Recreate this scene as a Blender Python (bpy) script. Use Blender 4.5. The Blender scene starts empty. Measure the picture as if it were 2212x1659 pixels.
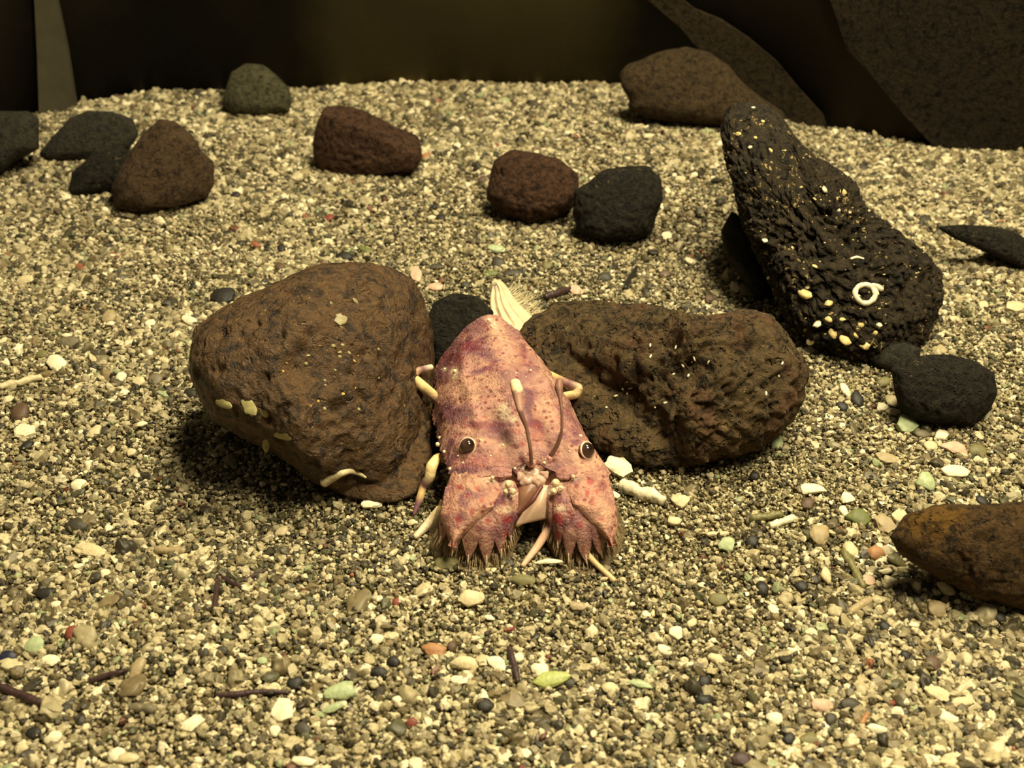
import bpy, bmesh, math, random
import numpy as np
from mathutils import Vector, Matrix
from mathutils.bvhtree import BVHTree

# ---------------------------------------------------------------- camera, world, lights, exposure
# all coordinates below are centimetres; U turns them into metres
U = 0.01
W, H_IMG = 2212.0, 1659.0
FPX = 2500.0
PITCH = math.radians(33.0)
CAM = np.array([0.0, 0.0, 19.0])
sc = bpy.context.scene
C = sc.collection
cd = bpy.data.cameras.new('camera')
cam = bpy.data.objects.new('camera', cd); C.objects.link(cam)
cam.location = CAM * U
cam.rotation_euler = (math.pi / 2 - PITCH, 0, 0)
cd.sensor_fit = 'HORIZONTAL'; cd.sensor_width = 36.0
cd.lens = FPX / W * 36.0
cd.clip_start = 0.005; cd.clip_end = 20
cd.dof.use_dof = True; cd.dof.focus_distance = 0.31; cd.dof.aperture_fstop = 26
sc.camera = cam

w = bpy.data.worlds.new('world'); sc.world = w; w.use_nodes = True
w.node_tree.nodes['Background'].inputs['Color'].default_value = (1.0, 0.86, 0.55, 1)
w.node_tree.nodes['Background'].inputs['Strength'].default_value = 0.10

def area(name, loc, target, size, power, col):
    l = bpy.data.lights.new(name, 'AREA'); l.shape = 'DISK'; l.size = size * U; l.energy = power; l.color = col
    o = bpy.data.objects.new(name, l); C.objects.link(o)
    o.location = Vector(loc) * U
    o.rotation_euler = (Vector(target) - Vector(loc)).to_track_quat('-Z', 'Y').to_euler()
    return o
area('tank_lamp', (10, 39, 58), (3, 27, 0), 12, 4.9, (1.0, 0.885, 0.58))
area('fill_light_front', (20, 10, 56), (6, 20, 0), 18, 4.9, (1.0, 0.885, 0.58))  # added soft fill that brightens the foreground, not a lamp of the tank
sc.view_settings.view_transform = 'Standard'
sc.view_settings.look = 'None'
sc.view_settings.gamma = 1.0
sc.view_settings.use_curve_mapping = False
sc.view_settings.exposure = -0.03
sc.cycles.max_bounces = 5
sc.cycles.diffuse_bounces = 2
sc.cycles.glossy_bounces = 2
sc.cycles.transmission_bounces = 4
sc.cycles.transparent_max_bounces = 8

# ---------------------------------------------------------------- geometry helpers
RIGHT = np.array([1.0, 0, 0])
FWD = np.array([0, math.cos(PITCH), -math.sin(PITCH)])
UP = np.array([0, math.sin(PITCH), math.cos(PITCH)])

def ray(px, py):
    return FWD + RIGHT * ((px - W / 2) / FPX) + UP * ((H_IMG / 2 - py) / FPX)

def at(px, py, z=0.0):                       # point of height z seen in that direction
    d = ray(px, py)
    return CAM + d * ((z - CAM[2]) / d[2])

def project(P):
    q = P - CAM
    dep = q @ FWD
    return W / 2 + FPX * (q @ RIGHT) / dep, H_IMG / 2 - FPX * (q @ UP) / dep

def srgb(r, g, b):
    f = lambda c: (c / 255 / 12.92) if c / 255 <= 0.04045 else ((c / 255 + 0.055) / 1.055) ** 2.4
    return (f(r), f(g), f(b), 1.0)

def _hash(ix, iy, iz, seed):
    h = (ix.astype(np.uint32) * np.uint32(374761393) + iy.astype(np.uint32) * np.uint32(668265263)
         + iz.astype(np.uint32) * np.uint32(2147483647) + np.uint32(seed * 1274126177 & 0xffffffff))
    h = (h ^ (h >> np.uint32(13))) * np.uint32(1274126177)
    h = h ^ (h >> np.uint32(16))
    h = (h * np.uint32(2246822519)); h = h ^ (h >> np.uint32(15))
    return (h & np.uint32(0xffffff)).astype(np.float64) / 0xffffff

def vnoise(P, seed=0):                       # value noise, -1..1
    P = np.asarray(P, float)
    i = np.floor(P).astype(np.int64); f = P - i
    f = f * f * f * (f * (f * 6 - 15) + 10)
    r = 0
    for dx in (0, 1):
        for dy in (0, 1):
            for dz in (0, 1):
                wgt = ((f[:, 0] if dx else 1 - f[:, 0]) * (f[:, 1] if dy else 1 - f[:, 1]) * (f[:, 2] if dz else 1 - f[:, 2]))
                r = r + wgt * _hash(i[:, 0] + dx, i[:, 1] + dy, i[:, 2] + dz, seed)
    return r * 2 - 1

def fbm(P, seed=0, oct=4, gain=0.5):
    a, r = 1.0, 0
    P = np.asarray(P, float)
    for k in range(oct):
        r = r + a * vnoise(P * (2.03 ** k) + 17.3 * k, seed + k)
        a *= gain
    return r

def Hs(x, y):                                # height of the gravel bed (cm)
    x = np.asarray(x, float); y = np.asarray(y, float)
    P = np.stack([x.ravel() / 6.0, y.ravel() / 6.0, np.zeros(x.size)], 1)
    h = 0.28 * vnoise(P, 5) + 0.10 * vnoise(P * 3.1, 6)
    d = np.hypot(x.ravel() - 0.4, (y.ravel() - 26) * 0.8)
    h = h * np.clip(d / 9, 0.15, 1)
    return h.reshape(x.shape)

def H1(x, y): return float(Hs(np.array([x]), np.array([y]))[0])

def ground(px, py):
    p = at(px, py, 0)
    for _ in range(4): p = at(px, py, H1(p[0], p[1]))
    return p

np.seterr(over='ignore')

def mesh_obj(name, V, F, mat, parent=None, origin=None, smooth=True, cols=None):
    V = np.asarray(V, float)
    if origin is None: origin = np.array([V[:, 0].mean(), V[:, 1].mean(), V[:, 2].min()])
    origin = np.asarray(origin, float)
    me = bpy.data.meshes.new(name)
    me.from_pydata(((V - origin) * U).tolist(), [], [tuple(f) for f in F])
    me.update()
    if smooth: me.polygons.foreach_set('use_smooth', [True] * len(me.polygons))
    if cols is not None:
        a = me.color_attributes.new('pattern', 'FLOAT_COLOR', 'POINT')
        a.data.foreach_set('color', np.asarray(cols, np.float32).ravel())
    me.materials.append(mat)
    o = bpy.data.objects.new(name, me); C.objects.link(o)
    if parent is not None:
        o.parent = parent
        o.location = (origin * U) - np.array(parent.location)
    else: o.location = origin * U
    return o

def tag(o, label=None, cat=None, group=None, kind=None):
    if label: o['label'] = label
    if cat: o['category'] = cat
    if group: o['group'] = group
    if kind: o['kind'] = kind
    return o

_ico = {}
def ico(sub):
    if sub not in _ico:
        bm = bmesh.new(); bmesh.ops.create_icosphere(bm, subdivisions=sub, radius=1)
        bm.verts.ensure_lookup_table()
        _ico[sub] = (np.array([v.co[:] for v in bm.verts]), [[v.index for v in f.verts] for f in bm.faces]); bm.free()
    return _ico[sub]

def grid_faces(n, m, wrap=False):            # n rows, m columns
    F = []
    for i in range(n - 1):
        for j in range(m if wrap else m - 1):
            k = (j + 1) % m
            F.append((i * m + j, i * m + k, (i + 1) * m + k, (i + 1) * m + j))
    return F

def tube(pts, rad, n=12, sub=6, squash=1.0):
    """smooth tapering tube through pts (cm) with closed round ends"""
    pts = np.asarray(pts, float); rad = np.asarray(rad, float)
    t = np.arange(len(pts)); T = np.linspace(0, len(pts) - 1, (len(pts) - 1) * sub + 1)
    P = np.stack([np.interp(T, t, pts[:, k]) for k in range(3)], 1); R = np.interp(T, t, rad)
    if len(pts) > 2:                          # round the corners a little
        for _ in range(2): P[1:-1] = (P[:-2] + 2 * P[1:-1] + P[2:]) / 4
    D = np.gradient(P, axis=0); D /= np.linalg.norm(D, axis=1)[:, None] + 1e-9
    V = []; ref = np.array([0.13, 0.21, 1.0])
    # caps
    P = np.vstack([P[0] - D[0] * R[0] * 0.5, P, P[-1] + D[-1] * R[-1] * 0.5]); D = np.vstack([D[0], D, D[-1]]); R = np.concatenate([[R[0] * .5], R, [R[-1] * .5]])
    for p, d, r in zip(P, D, R):
        a = np.cross(d, ref); a /= np.linalg.norm(a) + 1e-9; b = np.cross(d, a)
        for k in range(n):
            an = 2 * math.pi * k / n
            V.append(p + r * (a * math.cos(an) + b * math.sin(an) * squash))
    F = grid_faces(len(P), n, True)
    c0 = len(V); V.append(P[0]); V.append(P[-1])
    L = (len(P) - 1) * n
    for k in range(n):
        F.append((c0, (k + 1) % n, k)); F.append((c0 + 1, L + k, L + (k + 1) % n))
    return np.array(V), F

def join(parts):
    V, F, off = [], [], 0
    for v, f in parts:
        V.append(v); F += [tuple(i + off for i in q) for q in f]; off += len(v)
    return np.vstack(V), F

# ---------------------------------------------------------------- material helpers
class NT:
    def __init__(s, name):
        s.m = bpy.data.materials.new(name); s.m.use_nodes = True
        s.t = s.m.node_tree; s.b = s.t.nodes['Principled BSDF']; s.out = s.t.nodes['Material Output']
        s.co = s.n('ShaderNodeTexCoord').outputs['Object']
        mp = s.n('ShaderNodeMapping'); mp.inputs['Scale'].default_value = (100, 100, 100)
        s.t.links.new(s.co, mp.inputs['Vector']); s.cm = mp.outputs['Vector']   # object coordinates in cm
    def n(s, k, **kw):
        x = s.t.nodes.new(k)
        for a, b in kw.items(): setattr(x, a, b)
        return x
    def l(s, a, b): s.t.links.new(a, b)
    def noise(s, scale, detail=4, rough=0.6, vec=None, dist=0):
        x = s.n('ShaderNodeTexNoise'); x.inputs['Scale'].default_value = scale; x.inputs['Detail'].default_value = detail
        x.inputs['Roughness'].default_value = rough; x.inputs['Distortion'].default_value = dist
        s.l(vec or s.cm, x.inputs['Vector']); return x.outputs['Fac']
    def vor(s, scale, rnd=1.0, out='Distance', feature='F1', vec=None):
        x = s.n('ShaderNodeTexVoronoi', feature=feature); x.inputs['Scale'].default_value = scale; x.inputs['Randomness'].default_value = rnd
        s.l(vec or s.cm, x.inputs['Vector']); return x.outputs[out]
    def ramp(s, fac, stops, interp='LINEAR'):
        x = s.n('ShaderNodeValToRGB'); x.color_ramp.interpolation = interp
        e = x.color_ramp.elements
        while len(e) < len(stops): e.new(0.5)
        for q, (p, c) in zip(e, stops):
            q.position = p; q.color = c if hasattr(c, '__len__') else (c, c, c, 1)
        s.l(fac, x.inputs['Fac']); return x.outputs['Color']
    def mix(s, fac, a, b, mode='MIX'):
        x = s.n('ShaderNodeMix', data_type='RGBA', blend_type=mode)
        for v, k in ((fac, 0), (a, 6), (b, 7)):
            if hasattr(v, 'is_output') or hasattr(v, 'links'): s.l(v, x.inputs[k])
            else: x.inputs[k].default_value = v
        return x.outputs[2]
    def math(s, op, a, b=0.0):
        x = s.n('ShaderNodeMath', operation=op)
        for v, k in ((a, 0), (b, 1)):
            if hasattr(v, 'links'): s.l(v, x.inputs[k])
            else: x.inputs[k].default_value = v
        return x.outputs[0]
    def bump(s, h, strength, dist):
        x = s.n('ShaderNodeBump'); x.inputs['Strength'].default_value = strength; x.inputs['Distance'].default_value = dist * U
        s.l(h, x.inputs['Height']); s.l(x.outputs['Normal'], s.b.inputs['Normal'])
    def done(s, col=None, rough=0.7, spec=0.3):
        if col is not None:
            if hasattr(col, 'links'): s.l(col, s.b.inputs['Base Color'])
            else: s.b.inputs['Base Color'].default_value = col
        if hasattr(rough, 'links'): s.l(rough, s.b.inputs['Roughness'])
        else: s.b.inputs['Roughness'].default_value = rough
        s.b.inputs['Specular IOR Level'].default_value = spec
        return s.m

def plain(name, col, rough=0.6, spec=0.3, var=0.25, scale=6, bump=0.3):
    t = NT(name)
    f = t.noise(scale, 4)
    dk = tuple(c * (1 - var) for c in col[:3]) + (1,); lt = tuple(min(1, c * (1 + var)) for c in col[:3]) + (1,)
    t.bump(f, bump, 0.05)
    return t.done(t.ramp(f, [(0.3, dk), (0.7, lt)]), rough, spec)

def rock_mat(name, a, b, speck=None, amt=0.0, sscale=3.0, pits=0.5, rough=0.85, spec=0.25, patch=None, fine=9.0):
    """a: main colour, b: second colour, speck: colour of the small encrusting dots"""
    t = NT(name)
    big = t.noise(0.45, 5, 0.6); fn = t.noise(fine, 6, 0.7)
    col = t.ramp(big, [(0.35, a), (0.65, b)])
    col = t.mix(t.ramp(fn, [(0.3, 0.0), (0.75, 0.75)]), col, tuple(c * 1.9 for c in b[:3]) + (1,))
    vec = t.n('ShaderNodeVectorMath', operation='ADD')
    nz = t.n('ShaderNodeTexNoise'); nz.inputs['Scale'].default_value = 3; t.l(t.cm, nz.inputs['Vector'])
    t.l(t.cm, vec.inputs[0]); t.l(nz.outputs['Color'], vec.inputs[1])
    pv = t.vor(fine * 0.55, vec=vec.outputs[0])
    pitm = t.ramp(pv, [(0.08, 1.0), (0.3, 0.0)])
    if patch is not None:
        pm = t.ramp(t.noise(0.6, 3, 0.5, dist=0.5), [(0.55, 0.0), (0.62, 0.8)])
        col = t.mix(pm, col, patch)
    if speck is not None:
        sv = t.vor(sscale, vec=vec.outputs[0]); gate = t.noise(0.8, 2)
        m = t.math('MULTIPLY', t.ramp(sv, [(amt * 0.8, 1.0), (amt, 0.0)]), t.ramp(gate, [(0.45, 0.0), (0.6, 1.0)]))
        col = t.mix(m, col, speck)
    dm = t.ramp(t.noise(fine * 0.45, 5, 0.75, dist=0.8), [(0.38, 0.9), (0.53, 0.0)])
    col = t.mix(dm, col, tuple(c * 0.16 for c in a[:3]) + (1,))
    lm = t.ramp(t.noise(fine * 1.3, 4, 0.7, dist=0.4), [(0.60, 0.0), (0.72, 0.7)])
    col = t.mix(lm, col, tuple(min(1, c * 2.8 + 0.02) for c in b[:3]) + (1,))
    h = t.math('SUBTRACT', t.math('ADD', t.noise(fine * 0.4, 6, 0.7), t.math('MULTIPLY', fn, 0.35)), t.math('MULTIPLY', pitm, pits))
    t.bump(h, 1.0, 0.22)
    return t.done(col, rough, spec)

# ---------------------------------------------------------------- the setting
def smooth_curve(P, n):
    P = np.asarray(P, float); t = np.arange(len(P)); T = np.linspace(0, len(P) - 1, n)
    out = np.stack([np.interp(T, t, P[:, k]) for k in range(P.shape[1])], 1)
    k = max(1, n // (len(P) * 2))
    for _ in range(k): out[1:-1] = (out[:-2] + 2 * out[1:-1] + out[2:]) / 4
    return out

edge_px = [(-500, 440), (-150, 300), (80, 240), (300, 208), (630, 188), (900, 181), (1300, 184), (1560, 226), (1790, 272), (2000, 303), (2212, 322), (2600, 362)]
edge = smooth_curve([at(x, y, 0)[:2] for x, y in edge_px], 90)

t = NT('gravel_bed')
g = t.ramp(t.vor(9, out='Color'), [(0.1, srgb(50, 48, 36)), (0.35, srgb(120, 105, 72)), (0.6, srgb(170, 155, 110)), (0.9, srgb(205, 190, 145))])
t.bump(t.vor(9), 1.0, 0.1)
bed_mat = t.done(g, 0.8, 0.25)
nx, ny = 150, 120
xs = np.linspace(-42, 42, nx)
V = []
for j in range(ny):
    for i, x in enumerate(xs):
        yb = np.interp(x, edge[:, 0], edge[:, 1]) + 1.0
        y = 6 + (yb - 6) * j / (ny - 1)
        V.append((x, y, 0))
V = np.array(V); V[:, 2] = Hs(V[:, 0], V[:, 1]) - 0.12
floor = mesh_obj('floor', V, grid_faces(ny, nx), bed_mat, origin=(0, 0, 0)); floor['kind'] = 'structure'

t = NT('back_wall_dark')
f1 = t.noise(0.09, 4, 0.5, dist=0.3)
sx = t.n('ShaderNodeSeparateXYZ'); t.l(t.cm, sx.inputs[0])
wx = t.math('ADD', sx.outputs['X'], t.math('MULTIPLY', t.noise(0.3, 3), 3.0))   # olive tone on the middle of the wall only
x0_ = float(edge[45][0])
olive_mask = t.math('MULTIPLY', t.ramp(t.math('MULTIPLY', t.math('ADD', wx, 40.0 + x0_), 1 / 80), [((29.0 + 1.5) / 80, 0.0), ((32.0 + 1.5) / 80, 1.0), ((44.0 + 1.5) / 80, 1.0), ((46.5 + 1.5) / 80, 0.0)]), 1.0)
col = t.mix(olive_mask, t.ramp(f1, [(0.4, srgb(14, 12, 13)), (0.6, srgb(40, 34, 26))]), t.ramp(f1, [(0.3, srgb(62, 56, 36)), (0.6, srgb(84, 76, 48))]))
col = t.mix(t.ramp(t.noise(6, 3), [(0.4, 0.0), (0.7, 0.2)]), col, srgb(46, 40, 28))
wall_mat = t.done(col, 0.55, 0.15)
def wall(name, P, h, mat, thick=0.6):
    P = np.asarray(P); n = len(P)
    d = np.gradient(P, axis=0); nrm = np.stack([-d[:, 1], d[:, 0]], 1); nrm /= np.linalg.norm(nrm, axis=1)[:, None]
    rows = []
    Q = P + nrm * thick
    for (A, z) in ((P, -1.5), (P, h), (Q, h), (Q, -1.5)): rows.append(np.column_stack([A, np.full(n, float(z))]))
    V = np.vstack(rows)
    F = [tuple(reversed(f)) for f in grid_faces(4, n)] + [(3 * n + i, 3 * n + i + 1, i + 1, i)[::-1] for i in range(n - 1)]
    F += [(0, n, 2 * n, 3 * n), (n - 1, 4 * n - 1, 3 * n - 1, 2 * n - 1)]
    o = mesh_obj(name, V, F, mat, origin=(P[n // 2][0], P[n // 2][1], 0)); o['kind'] = 'structure'; return o
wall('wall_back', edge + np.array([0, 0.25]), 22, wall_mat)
print('setting done')

# ---------------------------------------------------------------- gravel (one stuff object, real grains)
def make_gravel():
    rng = np.random.default_rng(7)
    pts = []
    sp = 0.092
    X = np.arange(-36, 36, sp); Y = np.arange(11.5, 60, sp)
    gx, gy = np.meshgrid(X, Y); gx = gx.ravel(); gy = gy.ravel()
    gx = gx + rng.uniform(-.5, .5, gx.size) * sp; gy = gy + rng.uniform(-.5, .5, gy.size) * sp
    yb = np.interp(gx, edge[:, 0], edge[:, 1]) + 0.2
    half = 0.47 * gy + 7.5                                      # only what the view and a side step could see
    keep = (gy < yb) & (np.abs(gx) < half)
    prob = np.where(gy > 38, 0.62, 1.0)                         # coarser farther off
    keep &= rng.random(gx.size) < prob
    gx, gy = gx[keep], gy[keep]
    n = gx.size
    P0 = np.stack([gx / 4, gy / 4, np.zeros(n)], 1)
    coarse = 1 + 0.22 * vnoise(P0, 31)
    coarse *= np.interp(gy, [15, 20, 24, 30, 40, 56], [1.16, 1.08, 0.90, 0.86, 1.15, 1.6])
    coarse *= np.interp(gx - (gy - 24) * 0.3, [-12, -6, 0, 5, 12], [1.15, 1.0, 0.95, 1.0, 1.15])
    d = 0.051 * coarse * np.exp(rng.normal(0, 0.36, n))         # radius
    big = rng.random(n) < 0.012; d[big] *= rng.uniform(1.5, 2.3, big.sum())
    d = np.clip(d, 0.025, 0.25)
    z = Hs(gx, gy) + rng.uniform(-0.10, 0.035, n) + np.where(big, 0.02, 0)
    s = np.stack([d * rng.uniform(0.8, 1.55, n), d * rng.uniform(0.8, 1.25, n), d * rng.uniform(0.5, 1.0, n)], 1)
    rot = np.stack([rng.normal(0, .6, n), rng.normal(0, .6, n), rng.uniform(0, 6.28, n)], 1)
    pal = np.array([srgb(*c)[:3] for c in [
        (186, 172, 134), (168, 154, 116), (206, 192, 154), (150, 138, 104), (132, 121, 90), (228, 214, 178),
        (76, 68, 46), (58, 52, 38), (96, 85, 58), (118, 105, 74), (126, 110, 78), (82, 79, 54), (104, 66, 46), (150, 92, 66), (148, 154, 112)]])
    pr = np.array([17, 16, 10, 13, 10, 4.5, 8, 7, 7, 8, 6, 4, .5, .15, 1.6])
    dk = 1 + 0.5 * vnoise(P0 * 1.7 + 50, 33)                    # dark grains gather in drifts
    k = rng.choice(len(pal), n, p=pr / pr.sum())
    k2 = rng.choice([6, 7, 8, 11], n)
    k = np.where(rng.random(n) < 0.13 * dk * np.interp(np.hypot(gx, gy - 30), [5, 14], [1.7, 0.5]), k2, k)
    col = pal[k] * rng.uniform(0.82, 1.15, (n, 1))
    me = bpy.data.meshes.new('gravel')
    me.vertices.add(n)
    me.vertices.foreach_set('co', (np.stack([gx, gy, z], 1) * U).astype(np.float32).ravel())
    def attr(nm, ty, arr, f='vector'):
        a = me.attributes.new(nm, ty, 'POINT'); a.data.foreach_set(f, arr.astype(np.float32).ravel() if ty != 'INT' else arr.astype(np.int32))
    attr('g_scale', 'FLOAT_VECTOR', s * U); attr('g_rot', 'FLOAT_VECTOR', rot); attr('g_col', 'FLOAT_VECTOR', col)
    attr('g_idx', 'INT', rng.integers(0, 7, n), 'value')
    o = bpy.data.objects.new('gravel', me); C.objects.link(o)
    m = NT('gravel_grains')
    a = m.n('ShaderNodeAttribute', attribute_type='INSTANCER', attribute_name='g_col')
    v = m.t.nodes.new('ShaderNodeTexNoise'); v.inputs['Scale'].default_value = 2.2
    m.l(m.co, v.inputs['Vector'])
    colr = m.mix(1.0, a.outputs['Color'], m.ramp(v.outputs['Fac'], [(0.35, 0.78), (0.65, 1.0)]), 'MULTIPLY')
    mat = m.done(colr, 0.5, 0.4)
    ng = bpy.data.node_groups.new('gravel_scatter', 'GeometryNodeTree')
    ng.interface.new_socket('Geometry', in_out='INPUT', socket_type='NodeSocketGeometry')
    ng.interface.new_socket('Geometry', in_out='OUTPUT', socket_type='NodeSocketGeometry')
    N = ng.nodes; L = ng.links
    gi = N.new('NodeGroupInput'); go = N.new('NodeGroupOutput')
    jn = N.new('GeometryNodeJoinGeometry')
    pos = N.new('GeometryNodeInputPosition')
    for q in range(7):
        ic = N.new('GeometryNodeMeshIcoSphere'); ic.inputs['Subdivisions'].default_value = 2 if q % 2 else 3; ic.inputs['Radius'].default_value = 1
        nt = N.new('ShaderNodeTexNoise'); nt.noise_dimensions = '4D'; nt.inputs['W'].default_value = q * 3.7; nt.inputs['Scale'].default_value = 0.9; nt.inputs['Detail'].default_value = 2
        L.new(pos.outputs[0], nt.inputs['Vector'])
        sub = N.new('ShaderNodeVectorMath'); sub.operation = 'SUBTRACT'; L.new(nt.outputs['Color'], sub.inputs[0]); sub.inputs[1].default_value = (.5, .5, .5)
        scl = N.new('ShaderNodeVectorMath'); scl.operation = 'SCALE'; L.new(sub.outputs[0], scl.inputs[0]); scl.inputs['Scale'].default_value = 1.9
        sp_ = N.new('GeometryNodeSetPosition'); L.new(ic.outputs['Mesh'], sp_.inputs['Geometry']); L.new(scl.outputs[0], sp_.inputs['Offset'])
        sm = N.new('GeometryNodeSetMaterial'); sm.inputs['Material'].default_value = mat; L.new(sp_.outputs[0], sm.inputs['Geometry'])
        last = sm
        if not q % 2:
            ss = N.new('GeometryNodeSetShadeSmooth'); L.new(sm.outputs[0], ss.inputs['Geometry']); last = ss
        g2 = N.new('GeometryNodeGeometryToInstance'); L.new(last.outputs[0], g2.inputs[0]); L.new(g2.outputs[0], jn.inputs[0])
    ip = N.new('GeometryNodeInstanceOnPoints')
    L.new(gi.outputs[0], ip.inputs['Points']); L.new(jn.outputs[0], ip.inputs['Instance']); ip.inputs['Pick Instance'].default_value = True
    def na(nm, ty, sock):
        x = N.new('GeometryNodeInputNamedAttribute'); x.data_type = ty; x.inputs['Name'].default_value = nm; return x.outputs['Attribute']
    L.new(na('g_idx', 'INT', 0), ip.inputs['Instance Index']); L.new(na('g_scale', 'FLOAT_VECTOR', 0), ip.inputs['Scale'])
    e2 = N.new('FunctionNodeEulerToRotation'); L.new(na('g_rot', 'FLOAT_VECTOR', 0), e2.inputs[0]); L.new(e2.outputs[0], ip.inputs['Rotation'])
    L.new(ip.outputs[0], go.inputs[0])
    md = o.modifiers.new('scatter', 'NODES'); md.node_group = ng
    tag(o, 'pale coral sand and gravel with dark grains covering the tank bottom', 'gravel', kind='stuff')
    print('gravel grains', n)
make_gravel()

# ---------------------------------------------------------------- rocks
rock_bvh = {}
def rock(name, outline, mat, label, cat='rock', depth=0.7, tilt=None, box=0.75, sub=6, rough=(0.06, 0.03), nscale=1.0, seed=1,
         cuts=(), sink=0.0, pit=0.0, group=None, flat=1.0, contact=None, foot=1.0, yaw=0.0):
    """outline: silhouette of the stone; it stands on the bed where its lowest edge shows.  depth: half thickness over half width"""
    O = np.array(outline, float)
    k = int(np.argmax(O[:, 1])) if contact is None else None
    cx, cy = O[k] if contact is None else contact
    base = ground(cx, cy) ; base[2] -= sink
    t_ = math.radians(57) if tilt is None else math.radians(tilt)
    pu = np.array([0, math.cos(t_), math.sin(t_)])              # "up" of the plane of the outline
    n = np.cross(RIGHT, pu)
    def onplane(px, py):
        d = ray(px, py); return CAM + d * (((base - CAM) @ n) / (d @ n))
    P = np.array([onplane(*q) for q in O])
    c = P.mean(0)
    a, b = (P - c) @ RIGHT, (P - c) @ pu
    th = np.unwrap(np.arctan2(b, a)); 
    if th[-1] < th[0]: th = -th[::-1] * -1 if False else th[::-1]; a, b = a[::-1], b[::-1]
    r = np.hypot(a, b)
    order = np.argsort(np.mod(np.arctan2(b, a), 2 * math.pi)); tt = np.mod(np.arctan2(b, a), 2 * math.pi)[order]; rr = r[order]
    tt = np.concatenate([tt - 2 * math.pi, tt, tt + 2 * math.pi]); rr = np.tile(rr, 3)
    Tq = np.linspace(0, 2 * math.pi, 361)
    # straight edges between outline points
    ax, bx = rr * np.cos(tt), rr * np.sin(tt)
    R = np.empty(361)
    for i, q in enumerate(Tq):
        j = np.searchsorted(tt, q) - 1
        x1, y1, x2, y2 = ax[j], bx[j], ax[j + 1], bx[j + 1]
        dx, dy = math.cos(q), math.sin(q)
        den = dx * (y2 - y1) - dy * (x2 - x1)
        R[i] = (x1 * (y2 - y1) - y1 * (x2 - x1)) / den if abs(den) > 1e-9 else rr[j]
    for _ in range(3): R[1:-1] = (R[:-2] + 2 * R[1:-1] + R[2:]) / 4; R[0] = R[-1] = (R[1] + R[-2]) / 2
    S, F = ico(sub)
    size = R.mean()
    rho = np.hypot(S[:, 0], S[:, 1]); ang = np.mod(np.arctan2(S[:, 1], S[:, 0]), 2 * math.pi)
    Rq = np.interp(ang, Tq, R)
    D = size * depth
    ins = Rq * rho ** box
    dep = D * np.sign(S[:, 2]) * np.abs(S[:, 2]) ** box
    view = (c - CAM) / np.linalg.norm(c - CAM)
    V = c + (ins * np.cos(ang))[:, None] * RIGHT + (ins * np.sin(ang))[:, None] * pu - dep[:, None] * view * flat
    # the foot of the stone spreads back over the bed instead of ending in a keel
    wl = np.clip(-np.sin(ang) * 1.5, 0, 1) * np.where(S[:, 2] > -0.05, rho ** 6 * 0.3, 0.3 + 0.5 * np.clip(-S[:, 2] * 3, 0, 1)) * foot
    dv = V - CAM; dv /= np.linalg.norm(dv, axis=1)[:, None]
    need = np.clip((V[:, 2] - Hs(V[:, 0], V[:, 1]) - 0.04) / -dv[:, 2], 0, size * 1.5)
    V = V + dv * (wl * need)[:, None]
    yw = np.clip(-np.sign(yaw) * S[:, 0] + 0.2, 0, 1.2)          # one end lies farther back than the other
    V = V + dv * np.minimum(yw * abs(yaw), (0.42 if yaw > 0 else 0.68) * np.clip((V[:, 2] - Hs(V[:, 0], V[:, 1]) - 0.04) / -dv[:, 2], 0, 99))[:, None]
    for (cn, cd_, soft) in cuts:                                # worn flat faces
        cn = np.array(cn, float); cn /= np.linalg.norm(cn)
        dd = (V - c) @ cn - cd_ * size
        V = V - np.clip(dd, 0, None)[:, None] * cn * soft
    q = (V - c) / size * nscale
    N = V - c; N /= np.linalg.norm(N, axis=1)[:, None] + 1e-9
    disp = rough[0] * fbm(q * 2.2 + seed, seed, 3) + rough[1] * fbm(q * 9 + seed, seed + 9, 3, 0.6)
    if pit: 
        pn = fbm(q * 6 + seed * 3, seed + 20, 2); disp = disp - pit * np.clip(pn - 0.25, 0, 0.6)
    edgef = 0.35 + 0.65 * np.abs(S[:, 2])                       # keeps the silhouette near the outline
    V = V + N * (disp * size * edgef)[:, None]
    o = mesh_obj(name, V, F, mat)
    tag(o, label, cat, group)
    rock_bvh[o.name] = BVHTree.FromPolygons([tuple(v) for v in V], F)
    print('rock', o.name, 'size cm', V.max(0) - V.min(0))
    return o

def hit(rk, px, py):
    d = ray(px, py); d = d / np.linalg.norm(d)
    h = rock_bvh[rk.name].ray_cast(Vector(CAM), Vector(d))
    return (np.array(h[0]), np.array(h[1])) if h[0] is not None else (None, None)

M = {}
M['boulder'] = rock_mat('brown_boulder', srgb(60, 42, 22), srgb(76, 54, 28), srgb(170, 136, 72), 0.11, 2.6, 0.25, 0.5, 0.4, fine=5)
M['porous'] = rock_mat('porous_brown', srgb(52, 42, 26), srgb(74, 58, 34), srgb(190, 178, 135), 0.07, 2.4, 0.9, 0.85, 0.25, patch=srgb(80, 55, 34), fine=5)
M['black'] = rock_mat('black_lava', srgb(26, 21, 12), srgb(44, 35, 19), srgb(160, 138, 90), 0.26, 3.1, 1.0, 0.8, 0.25, fine=5)
M['black_small'] = rock_mat('dark_lava', srgb(26, 24, 19), srgb(36, 32, 23), srgb(104, 94, 62), 0.2, 3.2, 0.9, 0.85, 0.2)
M['red'] = rock_mat('red_lava', srgb(56, 38, 27), srgb(70, 48, 32), srgb(140, 108, 70), 0.12, 3.2, 0.8, 0.9, 0.2)
M['red_smooth'] = rock_mat('red_brown_stone', srgb(66, 50, 34), srgb(72, 56, 38), None, 0, 3, 0.2, 0.9, 0.2)
M['brown_far'] = rock_mat('tan_brown_stone', srgb(48, 38, 23), srgb(64, 50, 30), srgb(130, 104, 64), 0.10, 2.0, 0.4, 0.9, 0.2)
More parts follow.
